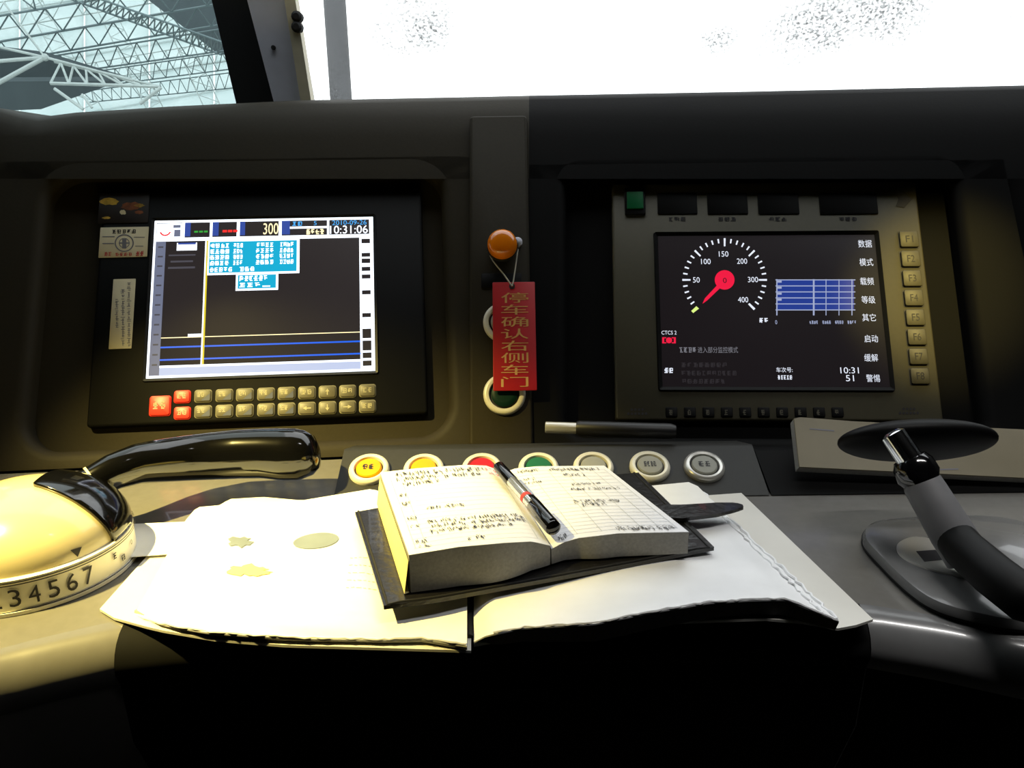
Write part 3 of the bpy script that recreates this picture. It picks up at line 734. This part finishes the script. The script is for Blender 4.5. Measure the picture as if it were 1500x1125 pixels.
dome = [((RB - .004) * math.cos(t), .027 + HD * math.sin(t)) for t in [i * math.pi / 2 / 16 for i in range(16)]] + [(.002, .027 + HD)]
MB().lathe(BF, dome, 72).build('dome', 'cream', brk, 'cream dome')
def on_ring(ang, h, body, wd, ht, nm):
    """digits printed round the ring; ang in degrees from the viewer side"""
    vs, fs = text_verts(body); r = RB + .0004; m = MB()
    m.add([BF.at(r * math.sin(math.radians(ang) + x * wd / r), -r * math.cos(math.radians(ang) + x * wd / r), h + y * ht) for x, y in vs], fs); m.build(nm, 'ink', brk)
for i in range(8):
    on_ring(59.0 - 9.3 * (7 - i), .0135, str(i), .0072 if i != 1 else .003, .0130, 'digit')
on_ring(78, .017, '~1', .006, .005, 'ring_mark'); on_ring(85, .011, '~2', .005, .005, 'ring_mark'); on_ring(97, .016, '0', .003, .004, 'ring_mark')
def dome_pt(x, y, lift):
    """pixel on the dome -> point, by marching the ray"""
    d = ray(x, y).normalized(); A, B = RB - .004 + lift, HD + lift; o = CAM - (BC + Vector((0, 0, .027)))
    o2 = Vector((o.x / A, o.y / A, o.z / B)); d2 = Vector((d.x / A, d.y / A, d.z / B)); b = o2.dot(d2); c = o2.dot(o2) - 1; D = b * b - d2.dot(d2) * c
    t = (-b - math.sqrt(max(D, 0))) / d2.dot(d2); return CAM + d * t
MB().add([dome_pt(x, y, .0005) for x, y in ((103, 806), (120, 801), (114, 816))], [[0, 2, 1]]).build('pointer', 'ink', brk, 'dark triangle pointer')
# black saddle over the rear right of the dome
import bmesh
sad = MB(); A_, B_ = RB - .004 + .0035, HD + .0035
sad.lathe(Frame(BC + Vector((0, 0, .027)), (1, 0, 0), (0, 1, 0)), [(A_ * math.cos(t), B_ * math.sin(t)) for t in [i * math.pi / 2 / 20 for i in range(20)]] + [(.0008, B_)], 80, (False, True))
so = sad.build('saddle', 'gloss_black', brk, 'black saddle')
bm = bmesh.new(); bm.from_mesh(so.data)
for co, no in ((Vector((.29, .93, .22)) * .0105, (.29, .93, .22)), (Vector((.013, 0, 0)), (1, .1, 0))):
    bmesh.ops.bisect_plane(bm, geom=bm.verts[:] + bm.edges[:] + bm.faces[:], plane_co=co + Vector((0, 0, .027)), plane_no=no, clear_inner=True)
bmesh.ops.solidify(bm, geom=bm.faces[:], thickness=.003)
bm.to_mesh(so.data); bm.free()
# handle
HYS = lambda x: .605 + .075 * (lambda t: t * t * (3 - 2 * t))(min(1, max(0, (x - 92) / 240)))
st_ = [(92, 712, 17), (115, 710, 21), (137, 707, 25), (165, 692, 27), (200, 680, 29.5), (235, 675, 32), (270, 671.5, 33.5), (310, 668, 35), (350, 665, 36), (385, 664, 36.5), (415, 665.5, 38.5), (437, 665.5, 38), (452, 663, 33.5), (462, 661, 25), (466, 660, 11)]
pth, rad = [], []
for x, y, h in st_:
    p = ony(x, y, HYS(x)); k = (p - CAM).dot(fw) / F; pth.append(p); rad.append((h * k * .92, h * k))
hb = MB().tube(pth[2:], rad[2:], 24).build('handle', 'gloss_black', brk, 'glossy black handle')
MB().tube(pth[:3], [(r[0] * .95, r[1] * .95) for r in rad[:3]], 20).build('handle_neck', 'gloss_black', brk)
nk = [pth[2] + (pth[3] - pth[2]).normalized() * t for t in (-.001, .001)]
MB().tube(nk, [(rad[2][0] * 1.04, rad[2][1] * 1.04)] * 2, 24).build('handle_band', 'seal', brk)

# ================================================================ FOLDER AND PAPERS
SLV = 'clear pocket pages'
fol = thing('document_folder', onz(690, 900, DESK), 'open white folder of clear pocket pages spread across the desk', 'folder')
wob = lambda u, v, k=1: .0007 * k * math.sin(9 * u + 5 * v) + .0005 * k * math.sin(17 * v - 4 * u)
cvl = Sheet([(228, 800), (560, 770), (692, 760)], [(146, 892), (160, 903), (230, 922), (320, 937), (420, 945), (560, 949), (690, 953)], lambda u, v: .0030 + .001 * u, 22, 10)
cvl.solid(MB(), lambda p: p - Vector((0, 0, .0018))).build('cover', 'cover_white', fol, 'left white cover')
cvr = Sheet([(694, 760), (900, 735), (1086, 722)], [(694, 944), (800, 926), (960, 912), (1120, 906), (1190, 912), (1224, 921), (1262, 914), (1279, 907)], lambda u, v: .0032, 22, 10)
cvr.solid(MB(), lambda p: p - Vector((0, 0, .0018))).build('cover', 'cover_white', fol, 'right white cover')
MB().tube([onz(688, 935, DESK + .004), onz(687, 880, DESK + .004), onz(690, 770, DESK + .004)], .003, 8).build('spine', 'rubber', fol)
lps = Sheet([(272, 762), (288, 743), (322, 740), (336, 731), (386, 728), (442, 733), (545, 716), (600, 735), (684, 730)], [(196, 902), (240, 915), (300, 926), (380, 932), (460, 936), (560, 938), (620, 936), (684, 946)],
            lambda u, v: .0125 + wob(u, v) - .005 * max(0, (.12 - u) / .12) - .0045 * max(0, (v - .9) / .1), 44, 18)
lps.solid(MB(), lambda p: Vector((p.x, p.y + .002, DESK + .0048)), -.0012).build('pocket_stack', 'page_edge', fol, 'left stack of pocket pages')
lps.solid(MB(), lambda p: p - Vector((0, 0, .001))).build('top_pocket', 'sleeve', fol, 'white top pocket page')
def rz(u, v): return .0165 + wob(u, v, 1.4) + .003 * math.sin(3.1 * u) - .009 * max(0, (.07 - u) / .07) ** 1.5 - .004 * max(0, (u - .86) / .14)
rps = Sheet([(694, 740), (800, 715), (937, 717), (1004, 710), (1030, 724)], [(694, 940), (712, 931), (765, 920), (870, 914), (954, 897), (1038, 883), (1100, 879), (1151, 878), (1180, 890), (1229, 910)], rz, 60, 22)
rps.solid(MB(), lambda p: Vector((p.x, p.y + .004, DESK + .0048)), -.0012).build('pocket_stack', 'sleeve_edge_shade', fol, 'right stack of pocket pages with painted edge shade')
rps.solid(MB(), lambda p: p - Vector((0, 0, .001))).build('top_pocket', 'sleeve', fol, 'white top pocket page')
# crinkled pocket rims along the stack edges
def rim(sh, uvs, r, nm, jit=.0006):
    rn = random.Random(5); ps = []
    for u, v in uvs: p = sh.at(u, v); ps.append(p + Vector((rn.uniform(-jit, jit), rn.uniform(-jit, jit), rn.uniform(0, jit))))
    return MB().tube(ps, [r * rn.uniform(.7, 1.3) for _ in ps], 6).build(nm, 'sleeve', fol)
rim(rps, [(i / 70, .995) for i in range(4, 71)], .0009, 'pocket_rim'); rim(rps, [(.997, i / 40) for i in range(41)], .0012, 'pocket_rim', .0012)
rim(rps, [(.955, .15 + .85 * i / 40) for i in range(41)], .001, 'pocket_rim', .0012); rim(lps, [(i / 60, .995) for i in range(61)], .0008, 'pocket_rim')
# marks printed on the left pages
def ell(sh, u, v, ru, rv, nm, mt, n=24, rough=0):
    rn = random.Random(2); m = MB(); m.add([sh.at(u + ru * math.cos(-2 * math.pi * i / n) * rn.uniform(1 - rough, 1), v + rv * math.sin(-2 * math.pi * i / n) * rn.uniform(1 - rough, 1), .0006) for i in range(n)], [list(reversed(range(n)))]); m.build(nm, mt, fol)
ell(lps, .50, .315, .075, .055, 'grey_seal', 'grey_ink'); ell(lps, .25, .33, .05, .05, 'grey_seal', 'grey_ink', 20, .5)
ell(lps, .30, .535, .085, .05, 'yellow_stain', 'stain', 30, .5)
m = MB(); rn = random.Random(8)
for vv in (.45, .5, .55, .6, .65):
    u = .62
    while u < .78: d = rn.uniform(.006, .02); lps.ribbon(m, [(u, vv + .1 * (u - .6)), (u + d, vv + .1 * (u - .6) + rn.uniform(-.004, .004))], .0005); u += d + .006
m.build('faint_print', 'grey_ink', fol)
ls = Sheet([(178, 768), (275, 764), (420, 752)], [(190, 816), (240, 812), (420, 800)], lambda u, v: .0050 + .001 * math.sin(4 * u), 10, 6)
tag(ls.solid(MB(), lambda p: p - Vector((0, 0, .0004))).build('paper_sheet', 'paper'), 'loose white paper sheet tucked between the numbered dome and folder', 'paper')
ls = Sheet([(905, 716), (1010, 706), (1022, 712)], [(960, 745), (1040, 738), (1052, 742)], lambda u, v: .0225, 8, 5)
tag(ls.solid(MB(), lambda p: p - Vector((0, 0, .0004))).build('paper_sheet', 'paper'), 'small white paper sheet sticking out beneath the notebook strap', 'paper')

# ================================================================ NOTEBOOK AND PEN
ZC = .0225
nb = thing('notebook', onz(800, 830, DESK + ZC), 'open pocket notebook in black leather cover with handwriting on both pages', 'notebook')
cov = Sheet([(520, 750), (640, 728), (760, 708), (935, 692)], [(562, 887), (640, 877), (800, 848), (930, 824), (1046, 801)], lambda u, v: ZC + .003 - .002 * math.sin(math.pi * u), 24, 10)
cov.solid(MB(), lambda p: p - Vector((0, 0, .0030))).build('leather_cover', 'leather', nb, 'black leather cover')
seam = MB().tube([cov.at(.012, i / 10, .0002) for i in range(11)] + [cov.at(i / 20, .985, .0002) for i in range(1, 20)] + [cov.at(.985, 1 - i / 10, .0002) for i in range(11)], .0008, 6).build('stitching', 'rubber', nb)
ZL, ZS, ZR = .053, .0405, .0405
def zl(u, v): return ZL + .0015 * math.sin(math.pi * u) - (ZL - ZS) * max(0, (u - .55) / .45) ** 2
def zr(u, v): return .0375 + .0065 * math.sin(min(1, u * 2.2) * math.pi / 2) - .0025 * max(0, u - .5)
pgl = Sheet([(557, 692), (610, 686), (680, 681), (712, 682), (737, 691)], [(599, 813), (672, 801), (740, 795), (779, 793), (806, 799)], zl, 28, 14)
pgr = Sheet([(739, 692), (755, 686), (787, 683), (885, 682)], [(808, 804), (826, 794), (847, 788), (907, 781), (1009, 779)], zr, 28, 14)
floorz = lambda p: Vector((p.x, p.y, DESK + ZC + .0032))
pgl.solid(MB(), floorz, -.0004).build('page_block', 'page_edge', nb, 'left page block'); pgr.solid(MB(), floorz, -.0004).build('page_block', 'page_edge', nb, 'right page block')
thin = lambda p: p - Vector((0, 0, .0003))
lp = pgl.solid(MB(), thin).build('page', 'page', nb, 'left page with handwriting'); rp = pgr.solid(MB(), thin).build('page', 'page', nb, 'right page with ruled table')
# cream end leaf along the left fore edge
m = MB(); e0 = [pgl.at(0, j / 14) for j in range(15)]
m.loft([[p + Vector((-.0006, 0, -.004)) for p in e0], [Vector((p.x - .004, p.y - .002, DESK + ZC + .0034)) for p in e0], [Vector((p.x - .001, p.y, DESK + ZC + .0034)) for p in e0]], (False, False), False, True).build('end_leaf', 'page_edge_cream', nb, 'cream end leaf')
def ruled(sh, hs, vs_, wd, par, mt='rule_ink', ur=(.05, .95), vr=(.06, .94)):
    m = MB()
    for v in hs: sh.ribbon(m, [(ur[0] + (ur[1] - ur[0]) * i / 14, v) for i in range(15)], wd)
    for u in vs_: sh.ribbon(m, [(u, vr[0] + (vr[1] - vr[0]) * i / 10) for i in range(11)], wd)
    m.build('ruling', mt, par)
ruled(pgl, [.06 + i * .055 for i in range(17)], [.06, .14, .93], .0003, lp)
ruled(pgr, [.06 + i * .049 for i in range(19)], [.08, .22, .40, .55, .70, .83, .95], .0004, rp, vr=(.06, .95))
def write(sh, rows, par, sd, mt='ink', wd=.00045):
    rn = random.Random(sd); m = MB()
    for u0_, u1_, v, h in rows:
        u = u0_
        while u < u1_:
            cw = rn.uniform(.010, .020)
            for _ in range(rn.randint(3, 5)):
                ua, va = u + rn.random() * cw, v + (rn.random() - .5) * h
                if rn.random() < .5: ub, vb = ua + rn.uniform(.4, 1) * cw, va + rn.uniform(-.2, .2) * h
                else: ub, vb = ua + rn.uniform(-.3, .3) * cw, va + rn.uniform(.4, .9) * h
                sh.ribbon(m, [(min(ua, .985), va), (min(ub, .985), vb)], wd, .0007)
            u += cw * 1.25 + (rn.uniform(.01, .03) if rn.random() < .15 else 0)
    m.build('handwriting', mt, par)
write(pgl, [(.1, .82, .05, .04), (.1, .75, .11, .04), (.14, .42, .17, .035), (.24, .52, .49, .03), (.2, .9, .655, .035), (.22, .93, .71, .035), (.2, .8, .77, .035), (.44, .58, .90, .04), (.08, .15, .86, .04), (.08, .13, .30, .03), (.08, .13, .40, .03), (.08, .13, .58, .03), (.08, .13, .68, .03), (.08, .15, .93, .03)], lp, 4)
write(pgr, [(.1, .3, .05, .03), (.42, .9, .05, .03), (.5, .72, .13, .025), (.12, .2, .16, .025), (.5, .78, .27, .025), (.45, .86, .34, .025), (.38, .75, .52, .03), (.42, .6, .57, .025), (.5, .92, .93, .04), (.08, .14, .93, .04), (.1, .25, .21, .02)], rp, 6, 'ink')
write(pgl, [(.83, .94, .05, .03), (.84, .92, .1, .02)], lp, 9, 'red_ink', .0004)
# closing strap and the turned-up cover corner
def outline(px, z, th): return [onz(x, y, DESK + z) for x, y in px]
def slab(nm, px, z, th, mt, par, label=None, bev=.0008):
    p = outline(px, z, th); p = p if (p[1] - p[0]).cross(p[2] - p[1]).z > 0 else p[::-1]
    return MB().prism(p, Vector((0, 0, th)), bev).build(nm, mt, par, label)
def smooth_outline(px, n=48):
    out = []; N = len(px)
    for i in range(n):
        t = i / n * N; k = int(t); u = t - k; p0, p1, p2, p3 = (px[(k + d) % N] for d in (-1, 0, 1, 2))
        out.append(tuple(.5 * (2 * p1[c] + (p2[c] - p0[c]) * u + (2 * p0[c] - 5 * p1[c] + 4 * p2[c] - p3[c]) * u * u + (3 * p1[c] - p0[c] - 3 * p2[c] + p3[c]) * u ** 3) for c in (0, 1)))
    return out
stp = Sheet([(950, 739), (1000, 739), (1050, 736), (1078, 736), (1088, 739)], [(965, 757), (1000, 759), (1050, 753), (1078, 746), (1089, 742)], lambda u, v: .0262 + .005 * math.sin(math.pi * u), 18, 6)
stp.solid(MB(), lambda p: p - Vector((0, 0, .0028))).build('strap', 'leather', nb, 'black leather closing strap')
# pen
pen = thing('pen', onz(775, 735, DESK + .045), 'clear barrelled pen with black cap lying in the notebook gutter', 'pen')
p0, p1 = onz(731, 684, DESK + .0535), onz(812, 775, DESK + .0500)
pd = p1 - p0; pt = lambda t: p0 + pd * t
MB().tube([pt(-.005), pt(0), pt(.27), pt(.28)], [.0035, .0048, .0050, .0046], 14).build('grip', 'gloss_black', pen)
m_ = mat('clear_plastic', (150, 154, 160), .12, var=.05, coat=.5, trans=.6)
MB().tube([pt(.27), pt(.68)], [.0047, .0047], 16).build('barrel', 'clear_plastic', pen, 'smoky clear barrel')
MB().tube([pt(.28), pt(.66)], .0016, 8).build('refill', 'ink', pen)
MB().tube([pt(.66), pt(.67), pt(.96), pt(.985), pt(1.0)], [.0050, .0056, .0060, .0056, .0035], 16).build('cap', 'gloss_black', pen, 'black cap')
side = pd.cross(Vector((0, 0, 1))).normalized()
MB().tube([pt(.97) + Vector((0, 0, .0062)) , pt(.72) + Vector((0, 0, .0068)), pt(.62) + Vector((0, 0, .0062))], [(.0022, .0007)] * 3, 8).build('clip', 'gloss_black', pen)
m = MB(); fz = Frame(pt(.56), pd, side.cross(pd)); 
MB().tube([pt(.53), pt(.57)], .00485, 16).build('label_band', 'red_ink', pen, 'red print band')

# ================================================================ MARKER AND BOOKLET ON THE LEDGE
mk0, mk1 = onz(799, 626, DESK + .0385), onz(990, 632, DESK + .0385)
mk = thing('marker_pen', mk0, 'black marker pen with silver end lying on the ledge under the speed display', 'marker'); md = mk1 - mk0; q = lambda t: mk0 + md * t
MB().tube([q(0), q(.004), q(.24), q(.25)], [.0052, .0058, .0058, .0055], 18).build('cap', 'steel', mk, 'silver cap')
MB().tube([q(.24), q(.26), q(.96), q(1)], [.0066, .0078, .0078, .006], 18).build('barrel', 'black_plastic', mk)
bk0 = FS.px(1180, 698, .004); FB = Frame(bk0, (1, 0, 0), (0, math.cos(math.radians(46)), math.sin(math.radians(46))))
bkt = thing('booklet', FB.m(), 'off white thick booklet leaning on the ledge behind the lever knob', 'booklet')
cor = [(1171, 684), (1560, 703), (1560, 633), (1500, 629), (1252, 617), (1172, 611), (1163, 613)]
top_ = [FB.px(x, y, .012) for x, y in cor]
MB().prism([p - FB.n * .0115 for p in top_], FB.n * .0095).build('page_block', 'page_edge', bkt)
MB().prism([p - FB.n * .0019 for p in top_], FB.n * .0019, .0006).build('front_cover', 'booklet_cover', bkt)
m = MB(); 
for a, b in (((1186, 628), (1222, 631)), ((1370, 688), (1404, 687))):
    pa, pb = FB.px(*a, .0122), FB.px(*b, .0122); m.quad(pa - FB.y * .0006, pb - FB.y * .0006, pb + FB.y * .0006, pa + FB.y * .0006)
m.build('pen_stroke', 'pencil', bkt)

# ================================================================ MASTER CONTROLLER
mc = thing('master_controller', onz(1480, 880, DESK), 'grey oval console plate carrying a tilted lever with wide black palm knob', 'controller')
PO = smooth_outline([(1264, 797), (1285, 824), (1330, 868), (1372, 895), (1430, 912), (1500, 923), (1590, 918), (1640, 868), (1580, 806), (1490, 772), (1400, 764), (1310, 769), (1272, 777)], 64)
slab('plate_gasket', [(x + (x - 1440) * .012, y + (y - 845) * .02 + 3) for x, y in PO], .0008, .004, 'rubber', mc)
slab('oval_plate', PO, .004, .008, 'desk_grey', mc, None, .005)
EY = smooth_outline([(1313, 806), (1318, 796), (1340, 789), (1375, 796), (1405, 820), (1431, 850), (1395, 845), (1350, 833), (1322, 819)], 48)
slab('eye_inset', EY, .0115, .0022, 'steel', mc, 'pale eye shaped inset', .001)
slab('square_socket', [(1342, 808), (1370, 806), (1384, 820), (1354, 823)], .0136, .0004, 'ink', mc, 'black square socket', 0)
SO = smooth_outline([(1388, 786), (1405, 778), (1440, 800), (1500, 842), (1560, 890), (1545, 908), (1500, 898), (1450, 862), (1405, 815)], 48)
slab('lever_slot', SO, .0118, .0008, 'rubber', mc, None, 0)
kn = ony(1343, 646, .585); base = onz(1540, 905, DESK + .02)
def along(x, y, Y): return ony(x, y, Y)
lv = [along(1308, 637, .548), along(1335, 676, .536)]
MB().tube([lv[0] + (lv[0] - lv[1]) * .1, lv[0], lv[1]], [.006, .0088, .0092], 24).build('chrome_shaft', 'chrome', mc, 'chrome shaft')
cl = [along(1332, 671, .537), along(1337, 680, .535), along(1346, 697, .530), along(1352, 708, .527)]
MB().tube(cl, [.0115, .0142, .0150, .0120], 24).build('collar', 'gloss_black', mc)
MB().tube([along(1347, 700, .530), along(1352, 710, .527), along(1395, 782, .508), along(1418, 818, .50)], [.012, .0135, .0150, .0150], 24).build('sleeve', 'rod_grey', mc, 'grey sleeve')
bz = along(1398, 786, .507)
be = onz(1545, 892, DESK + .034)
MB().tube([bz, onz(1412, 804, bz.z - .001), onz(1455, 842, DESK + .036), onz(1502, 878, DESK + .035), be, be + Vector((.006, -.004, -.012)), Vector((be.x + .008, be.y - .005, DESK + .0130))], [.0135, .0140, .0145, .0145, .0140, .0135, .0125], 24).build('lever_boot', 'knob_black', mc)
kt = math.radians(37); KF = Frame(kn, (1, .0, -.02), (0, math.cos(kt), -math.sin(kt)))
RK = .0605; prof = []
for i in range(25):
    t = -math.pi / 2 + math.pi * i / 24; prof.append((max(RK * math.cos(t) ** .8 if math.cos(t) > 0 else 0, .0006), .0125 * math.sin(t)))
m = MB(); n = 48
m.loft([[KF.at(r * math.cos(2 * math.pi * j / n), .62 * r * math.sin(2 * math.pi * j / n), h) for j in range(n)] for r, h in prof], (True, True), True, True)
m.build('palm_knob', 'knob_black', mc, 'wide black palm knob')

# ================================================================ READING LAMP AND ADDED SPOT ON THE CEILING
def lamp(at, aim, power, size, blend, col, label):
    d = (aim - at).normalized(); fr = Frame(at - d * .02, d.orthogonal(), d.cross(d.orthogonal())); fr = Frame(at, fr.x, fr.y)
    sgn = 1 if fr.n.dot(d) > 0 else -1
    r = thing('reading_or_added_lamp', at, label, 'lamp')
    MB().lathe(fr, [(.03, -sgn * .05), (.03, sgn * .0), (.026, sgn * .0), (.024, -sgn * .03)], 24, (True, True)).build('housing', 'lamp_metal', r)
    top = Vector((at.x, at.y, 1.72)); MB().tube([at - d * .04, top], .008, 10).build('bracket', 'lamp_metal', r)
    ld = bpy.data.lights.new('bulb', 'SPOT'); ld.energy = power; ld.color = col; ld.spot_size = math.radians(size); ld.spot_blend = blend; ld.shadow_soft_size = .012
    lo = bpy.data.objects.new('bulb', ld); COL.objects.link(lo); lo.parent = r; lo.location = d * .004; lo.rotation_euler = d.to_track_quat('-Z', 'Y').to_euler()
lamp(LAMP_AT, LAMP_AIM, LAMP_POWER, 42, 1.0, LAMP_COL, 'small dark reading lamp hanging on a rod beside the numbered dome')
lamp(ADDED_LAMP_AT, ADDED_LAMP_AIM, 62, 14, 1.0, LAMP_COL, 'small dark ceiling spot added to light the right display bezel')  # added narrow spot, only brightens the right edge of the speed display

cl_ = thing('ceiling_light', Vector((.55, .34, 1.72)), 'slim white ceiling strip light over the right side of the desk', 'light')
box(MB(), .15, .95, .30, .38, 1.70, 1.7195).build('housing', 'lamp_metal', cl_)
ad_ = bpy.data.lights.new('tube', 'AREA'); ad_.shape = 'RECTANGLE'; ad_.size = .78; ad_.size_y = .05; ad_.energy = STRIP_POWER; ad_.color = (1, .98, .95); ad_.spread = math.radians(70)
ao_ = bpy.data.objects.new('tube', ad_); COL.objects.link(ao_); ao_.parent = cl_; ao_.location = (0, 0, -.022)

# ================================================================ THE STATION OUTSIDE
g = MB(); box(g, -120, 120, 2.6, 260, -1.6, -1.5); tag(g.build('station_ground', 'concrete'), None, kind='structure')
def ptd(x, y, d): return CAM + ray(x, y) * d
roof = thing('station_roof', ptd(150, 60, 62), 'pale glazed station roof with dark decking seen through the side window', 'roof')
def deck(nm, mt, px, d0, d1):
    """roof slab: far corners at d1, near corners at d0"""
    v = [ptd(x, y, d) for (x, y), d in zip(px, (d0, d0, d1, d1))]
    MB().prism(v, Vector((0, .15, .25))).build(nm, mt, roof)
for i in range(9):
    for j in range(6):
        x0, x1 = -160 + j * 95, -160 + (j + 1) * 95 - 3; y0, y1 = -95 + i * 42, -95 + (i + 1) * 42 - 3; sl = -.17
        f_ = lambda x, y: (x, y + sl * (x + 60))
        deck('skylight_panel', 'skylight', [f_(x0, y0), f_(x1, y0), f_(x1, y1), f_(x0, y1)], 60 + i * 4, 64 + i * 4)
deck('roof_deck', 'roof_dark', [(140, -60), (420, -60), (420, 100), (318, 78)], 55, 57)
deck('roof_deck', 'roof_dark', [(-60, 66), (66, 82), (186, 118), (-60, 160)], 50, 52)
deck('roof_deck', 'roof_dark', [(-60, 120), (180, 118), (60, 160), (-60, 165)], 49, 50)
unit = None
def bar(a, b, r, mt, root):
    MB().tube([a, b], r, 5, (False, False)).build('bar', mt, root)
def truss(c0, c1, n, d, r, mt, label):
    """flat lattice girder between two pixel lines at distance d"""
    root = thing('roof_truss', ptd(*c0[0], d), label, 'truss', 'trusses under the station roof')
    A = lambda t: ptd(c0[0][0] + (c0[1][0] - c0[0][0]) * t, c0[0][1] + (c0[1][1] - c0[0][1]) * t, d)
    B = lambda t: ptd(c1[0][0] + (c1[1][0] - c1[0][0]) * t, c1[0][1] + (c1[1][1] - c1[0][1]) * t, d + 1.5)
    bar(A(0), A(1), r * 1.2, mt, root); bar(B(0), B(1), r * 1.2, mt, root)
    for i in range(n): bar(A(i / n), B((i + .5) / n), r * .8, mt, root); bar(B((i + .5) / n), A((i + 1) / n), r * .8, mt, root)
TR = 'slender grey lattice truss under the pale station roof'
truss(((-40, 30), (330, -32)), ((-40, 68), (330, 4)), 7, 48, .06, 'truss', 'grey lattice truss with wide triangles just above the tree support node')
truss(((-40, 68), (330, 4)), ((-40, 98), (330, 35)), 9, 51, .055, 'truss', 'grey lattice truss whose lower chord meets the tree support node')
truss(((60, 85), (340, 40)), ((60, 112), (345, 72)), 10, 54, .05, 'truss', 'grey lattice truss next below the tree support node, running to the pillar')
truss(((90, 112), (345, 75)), ((100, 132), (348, 100)), 13, 57, .04, 'truss', 'fine grey lattice truss just above the tip of the pale girder')
truss(((120, 134), (350, 105)), ((130, 150), (350, 128)), 16, 60, .035, 'truss', 'finest grey lattice truss lying lowest, right above the dashboard hood')
truss(((-40, -20), (200, -60)), ((-40, 30), (330, -32)), 6, 46, .06, 'truss', 'grey lattice truss highest up under the glazed station roof')
TP = 'thin pale cross lattice behind the grey trusses of the station roof'
truss(((20, -30), (120, 160)), ((45, -30), (150, 160)), 9, 58, .035, 'truss_light', TP)
truss(((120, -30), (215, 160)), ((145, -30), (240, 160)), 9, 58, .035, 'truss_light', TP)
truss(((215, -30), (300, 160)), ((240, -30), (325, 160)), 9, 58, .035, 'truss_light', TP)
truss(((-40, 10), (330, -52)), ((-40, 50), (330, -14)), 8, 59, .04, 'truss_light', 'thin pale lattice running parallel behind the grey trusses of the station roof')
truss(((100, 98), (345, 57)), ((100, 122), (345, 88)), 12, 59, .03, 'truss_light', 'thin pale lattice running parallel behind the grey trusses of the station roof')
truss(((128, -8), (326, 62)), ((118, 4), (324, 80)), 22, 45, .05, 'truss', 'dense dark lattice truss along the edge of the station roof decking')
truss(((74, 122), (235, 127)), ((80, 90), (190, 116)), 6, 44, .08, 'truss_light', 'pale thick lattice girder ending at the tree support')
tree = thing('tree_support', ptd(66, 84, 43), 'pale branching tubular roof support with arms meeting at one node', 'support')
for a, b, r in (((66, 84), (-30, 92), .10), ((66, 84), (-40, 142), .12), ((66, 84), (-40, 60), .07), ((66, 84), (5, 3), .05), ((80, 130), (122, 160), .09), ((120, 138), (135, 158), .07), ((205, 152), (236, 128), .09), ((66, 84), (195, 118), .07)):
    MB().tube([ptd(*a, 43), ptd(*b, 43)], r, 8).build('arm', 'truss_light', tree)
MB().lathe(Frame(ptd(66, 84, 43), (1, 0, 0), (0, 0, 1)), [(.02, -.2), (.16, -.12), (.2, 0), (.16, .12), (.02, .2)], 12).build('node', 'truss_light', tree)
post = thing('signal_post', ony(500, 140, 6) * 1, 'tall grey post standing outside beyond the windscreen', 'post')
pb = ony(500, 150, 6); pb.z = -1.5
MB().lathe(Frame(pb, (1, 0, 0), (0, 1, 0)), [(.14, 0), (.14, .02), (.078, .03), (.076, 5.5), (.07, 5.52)], 20).build('shaft', 'post_grey', post)
MB().lathe(Frame(pb, (1, 0, 0), (0, 1, 0)), [(.2, 0), (.2, .03), (.18, .04)], 20).build('base_flange', 'post_grey', post)
post_m = post.location
